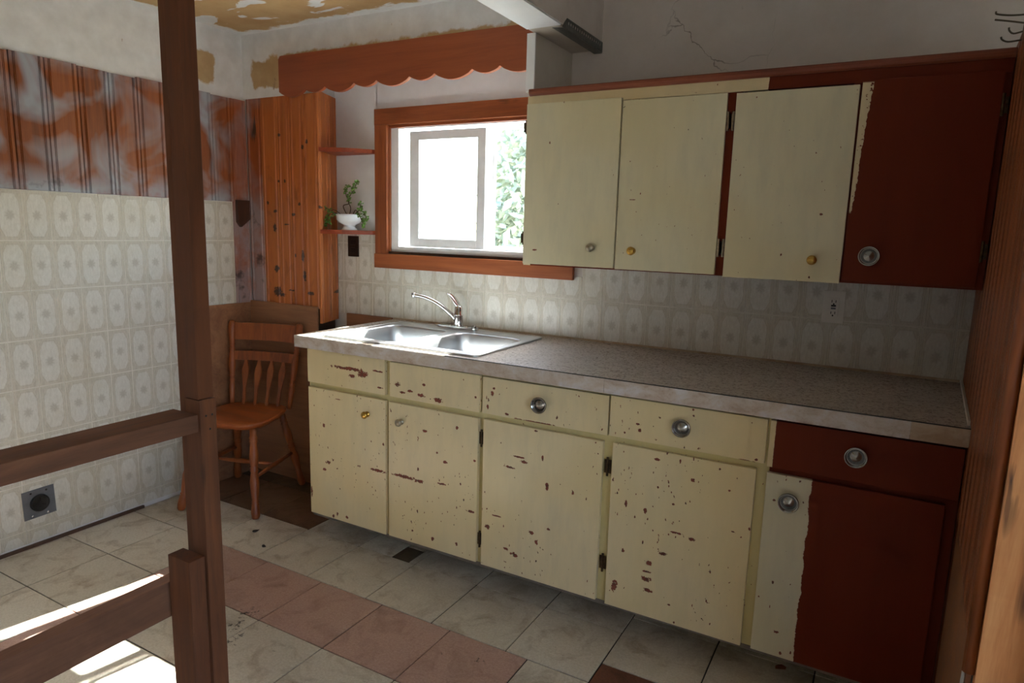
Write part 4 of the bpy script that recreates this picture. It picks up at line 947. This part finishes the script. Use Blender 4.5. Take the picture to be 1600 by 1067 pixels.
# back posts, rails and arrow spindles
BT = 0.872
def backpt(s, z):
    t = (z - SZ) / (BT - SZ); return Vector((s * (0.165 + 0.030 * t), 0.165 + 0.075 * t, z))
post_p = [(0, 0.013), (0.10, 0.0135), (0.22, 0.0155), (0.27, 0.0125), (0.285, 0.018), (0.30, 0.0125), (0.33, 0.0125), (0.345, 0.018), (0.36, 0.0135), (0.48, 0.0195), (0.60, 0.0165), (0.645, 0.0125), (0.66, 0.018), (0.675, 0.0125), (0.70, 0.0125), (0.715, 0.018), (0.73, 0.014), (0.80, 0.0185), (0.93, 0.0195), (0.985, 0.017), (1.0, 0.009)]
for s in (-1, 1): turned('back_post', backpt(s, SZ - 0.012), backpt(s, BT), post_p)
def back_rail(name, z0, z1, bow, th=0.016):
    bm = bmesh.new(); rings = []; n = 14
    for i in range(n + 1):
        t = i / n; xx = -1 + 2 * t
        p0 = backpt(xx, z0); p1 = backpt(xx, z1); b_ = bow * (1 - xx * xx)
        p0.y += b_; p1.y += b_
        rings.append([bm.verts.new(v) for v in ((p0.x, p0.y - th / 2, p0.z), (p1.x, p1.y - th / 2, p1.z), (p1.x, p1.y + th / 2, p1.z), (p0.x, p0.y + th / 2, p0.z))])
    for a, b in zip(rings, rings[1:]):
        for i in range(4): bm.faces.new((a[i], a[(i + 1) % 4], b[(i + 1) % 4], b[i]))
    bm.faces.new(rings[0]); bm.faces.new(rings[-1])
    return link(name, tomesh(bm, name), M_chair, ch)
back_rail('crest_rail', BT - 0.100, BT - 0.012, 0.03); back_rail('mid_rail', BT - 0.205, BT - 0.158, 0.028)
for i in range(4):
    xx = -0.6 + 0.4 * i
    zA, zB = SZ - 0.006, BT - 0.195
    ax = [(0, 0.0065), (0.35, 0.0075), (0.62, 0.017), (0.75, 0.018), (0.9, 0.009), (1.0, 0.0055)]
    bm = bmesh.new(); rings = []
    for t, hw in ax:
        z = zA + (zB - zA) * t; p = backpt(xx, z); p.y += 0.026 * (1 - xx * xx) * t + 0.0
        rings.append([bm.verts.new(v) for v in ((p.x - hw, p.y - 0.0045, z), (p.x + hw, p.y - 0.0045, z), (p.x + hw, p.y + 0.0045, z), (p.x - hw, p.y + 0.0045, z))])
    for a, b in zip(rings, rings[1:]):
        for q in range(4): bm.faces.new((a[q], a[(q + 1) % 4], b[(q + 1) % 4], b[q]))
    bm.faces.new(rings[0]); bm.faces.new(rings[-1])
    link('arrow_spindle', tomesh(bm, 'arrow_spindle'), M_chair, ch)

# ================================================================== open stud partition
sf = thing('stud_frame', 'bare brown stud partition with two horizontal rails in front of the printed wall', 'frame', (1.67, -1.76, 0.0))
def sbx(name, a, b, mat, bev=0.002): return box(name, a, b, mat, sf, bev)
sbx('post', (1.620, -1.745, 0.0), (1.658, -1.685, CE), M_stud_red)
sbx('post', (1.664, -1.762, 0.985), (1.712, -1.722, CE), M_stud_red)
jk = sbx('jack_stud', (1.664, -1.762, 0.0), (1.716, -1.720, 0.983), M_stud)
for dy, dz in ((-0.006, 0.945), (0.010, 0.945), (0.003, 0.912)):
    nl = lathe('nail_hole', [(0, 0.0028), (0.0008, 0.0022)], tuple(Vector((1.716, -1.741 + dy, dz)) - wloc(jk)), (1, 0, 0), M_dark, jk, 8)
sbx('rail', (1.622, -4.55, 0.910), (1.711, -1.764, 0.951), M_rail)
sbx('rail', (1.582, -4.55, 0.440), (1.620, -1.700, 0.530), M_rail)
sbx('cripple_stud', (1.632, -1.806, 0.0), (1.712, -1.766, 0.607), M_stud)

# ================================================================== exposed corner bead on the beam, coat hooks
sl = []
for i in range(16):
    y = -0.34 + 0.0205 * i; sl.append([(y, 0.020), (y + 0.010, 0.020), (y + 0.010, 0.030), (y, 0.030)])
cbd = thing('metal_corner_bead', 'bent perforated metal corner bead hanging at the beam end', 'corner bead', (1.925, -0.2, 2.118))
XS = Matrix(((0, 0, 1, 0), (1, 0, 0, 0), (0, 1, 0, 0), (0, 0, 0, 1)))
f1 = plate('flange', [(-0.39, 0.0), (-0.002, 0.0), (-0.002, 0.040), (-0.35, 0.040), (-0.37, 0.022)], sl, 0.0, 0.0012, M_galv, cbd, XS); f1.location = Vector((1.9305, 0, 2.112)) - wloc(cbd)
f2 = plate('flange', [(-0.40, -0.034), (-0.002, -0.034), (-0.002, 0.001), (-0.385, 0.001)], [], 0.0, 0.0012, M_galv, cbd, Matrix(((0, 1, 0, 0), (1, 0, 0, 0), (0, 0, 1, 0), (0, 0, 0, 1)))); f2.location = Vector((1.9305, 0, 2.1095)) - wloc(cbd)
hk = thing('wire_hooks', 'small rack of bent wire hooks at the top of the partition', 'hooks', (3.287, -0.46, 1.93))
O = -wloc(hk)
M_wire = plain('old_wire', (96, 88, 72), 0.4, 0.8)
hk_pts = [[(3.29, -0.475, 1.965), (3.255, -0.47, 1.968), (3.225, -0.468, 1.975), (3.222, -0.468, 1.982)],
          [(3.29, -0.470, 1.945), (3.255, -0.465, 1.955), (3.222, -0.463, 1.963)],
          [(3.29, -0.455, 1.93), (3.268, -0.455, 1.926), (3.258, -0.455, 1.934), (3.256, -0.455, 1.942)],
          [(3.29, -0.44, 1.912), (3.26, -0.44, 1.910), (3.246, -0.44, 1.917), (3.243, -0.44, 1.924)],
          [(3.29, -0.47, 1.97), (3.287, -0.47, 1.94), (3.288, -0.46, 1.905)]]
for p_ in hk_pts:
    t_ = tube('hook', spline(p_, 4), 0.0022, M_wire, hk, 6); t_.location = O

# ================================================================== litter on the floor
def scrap(x, y, r, mat, name, label, cat, lift=0.004):
    n = 9; bm = bmesh.new(); vs_ = []
    for i in range(n):
        a = 2 * math.pi * i / n; q = r * random.uniform(0.55, 1.1)
        vs_.append(bm.verts.new((q * math.cos(a), q * math.sin(a) * 0.7, lift * random.uniform(0, 1))))
    c = bm.verts.new((0, 0, lift * 1.4))
    for i in range(n): bm.faces.new((vs_[i], vs_[(i + 1) % n], c))
    r_ = bmesh.ops.extrude_face_region(bm, geom=bm.faces[:]); bmesh.ops.translate(bm, verts=[v for v in r_['geom'] if isinstance(v, bmesh.types.BMVert)], vec=(0, 0, 0.0012))
    o = link(name, tomesh(bm, name), mat); o.location = (x, y, 0.0008); o.rotation_euler = (0, 0, random.uniform(0, 6))
    return tag(o, label, cat)
scrap(2.878, -0.538, 0.020, M_dead, 'dry_leaf', 'dry orange-brown leaf on the floor below the red door', 'leaf')
scrap(0.664, -0.766, 0.018, M_scrap, 'floor_scrap', 'small dark scrap on the floor just in front of the chair leg', 'scrap')
scrap(0.812, -0.849, 0.016, M_scrap, 'floor_scrap', 'small dark scrap on the cream tiles beside the pink row', 'scrap')
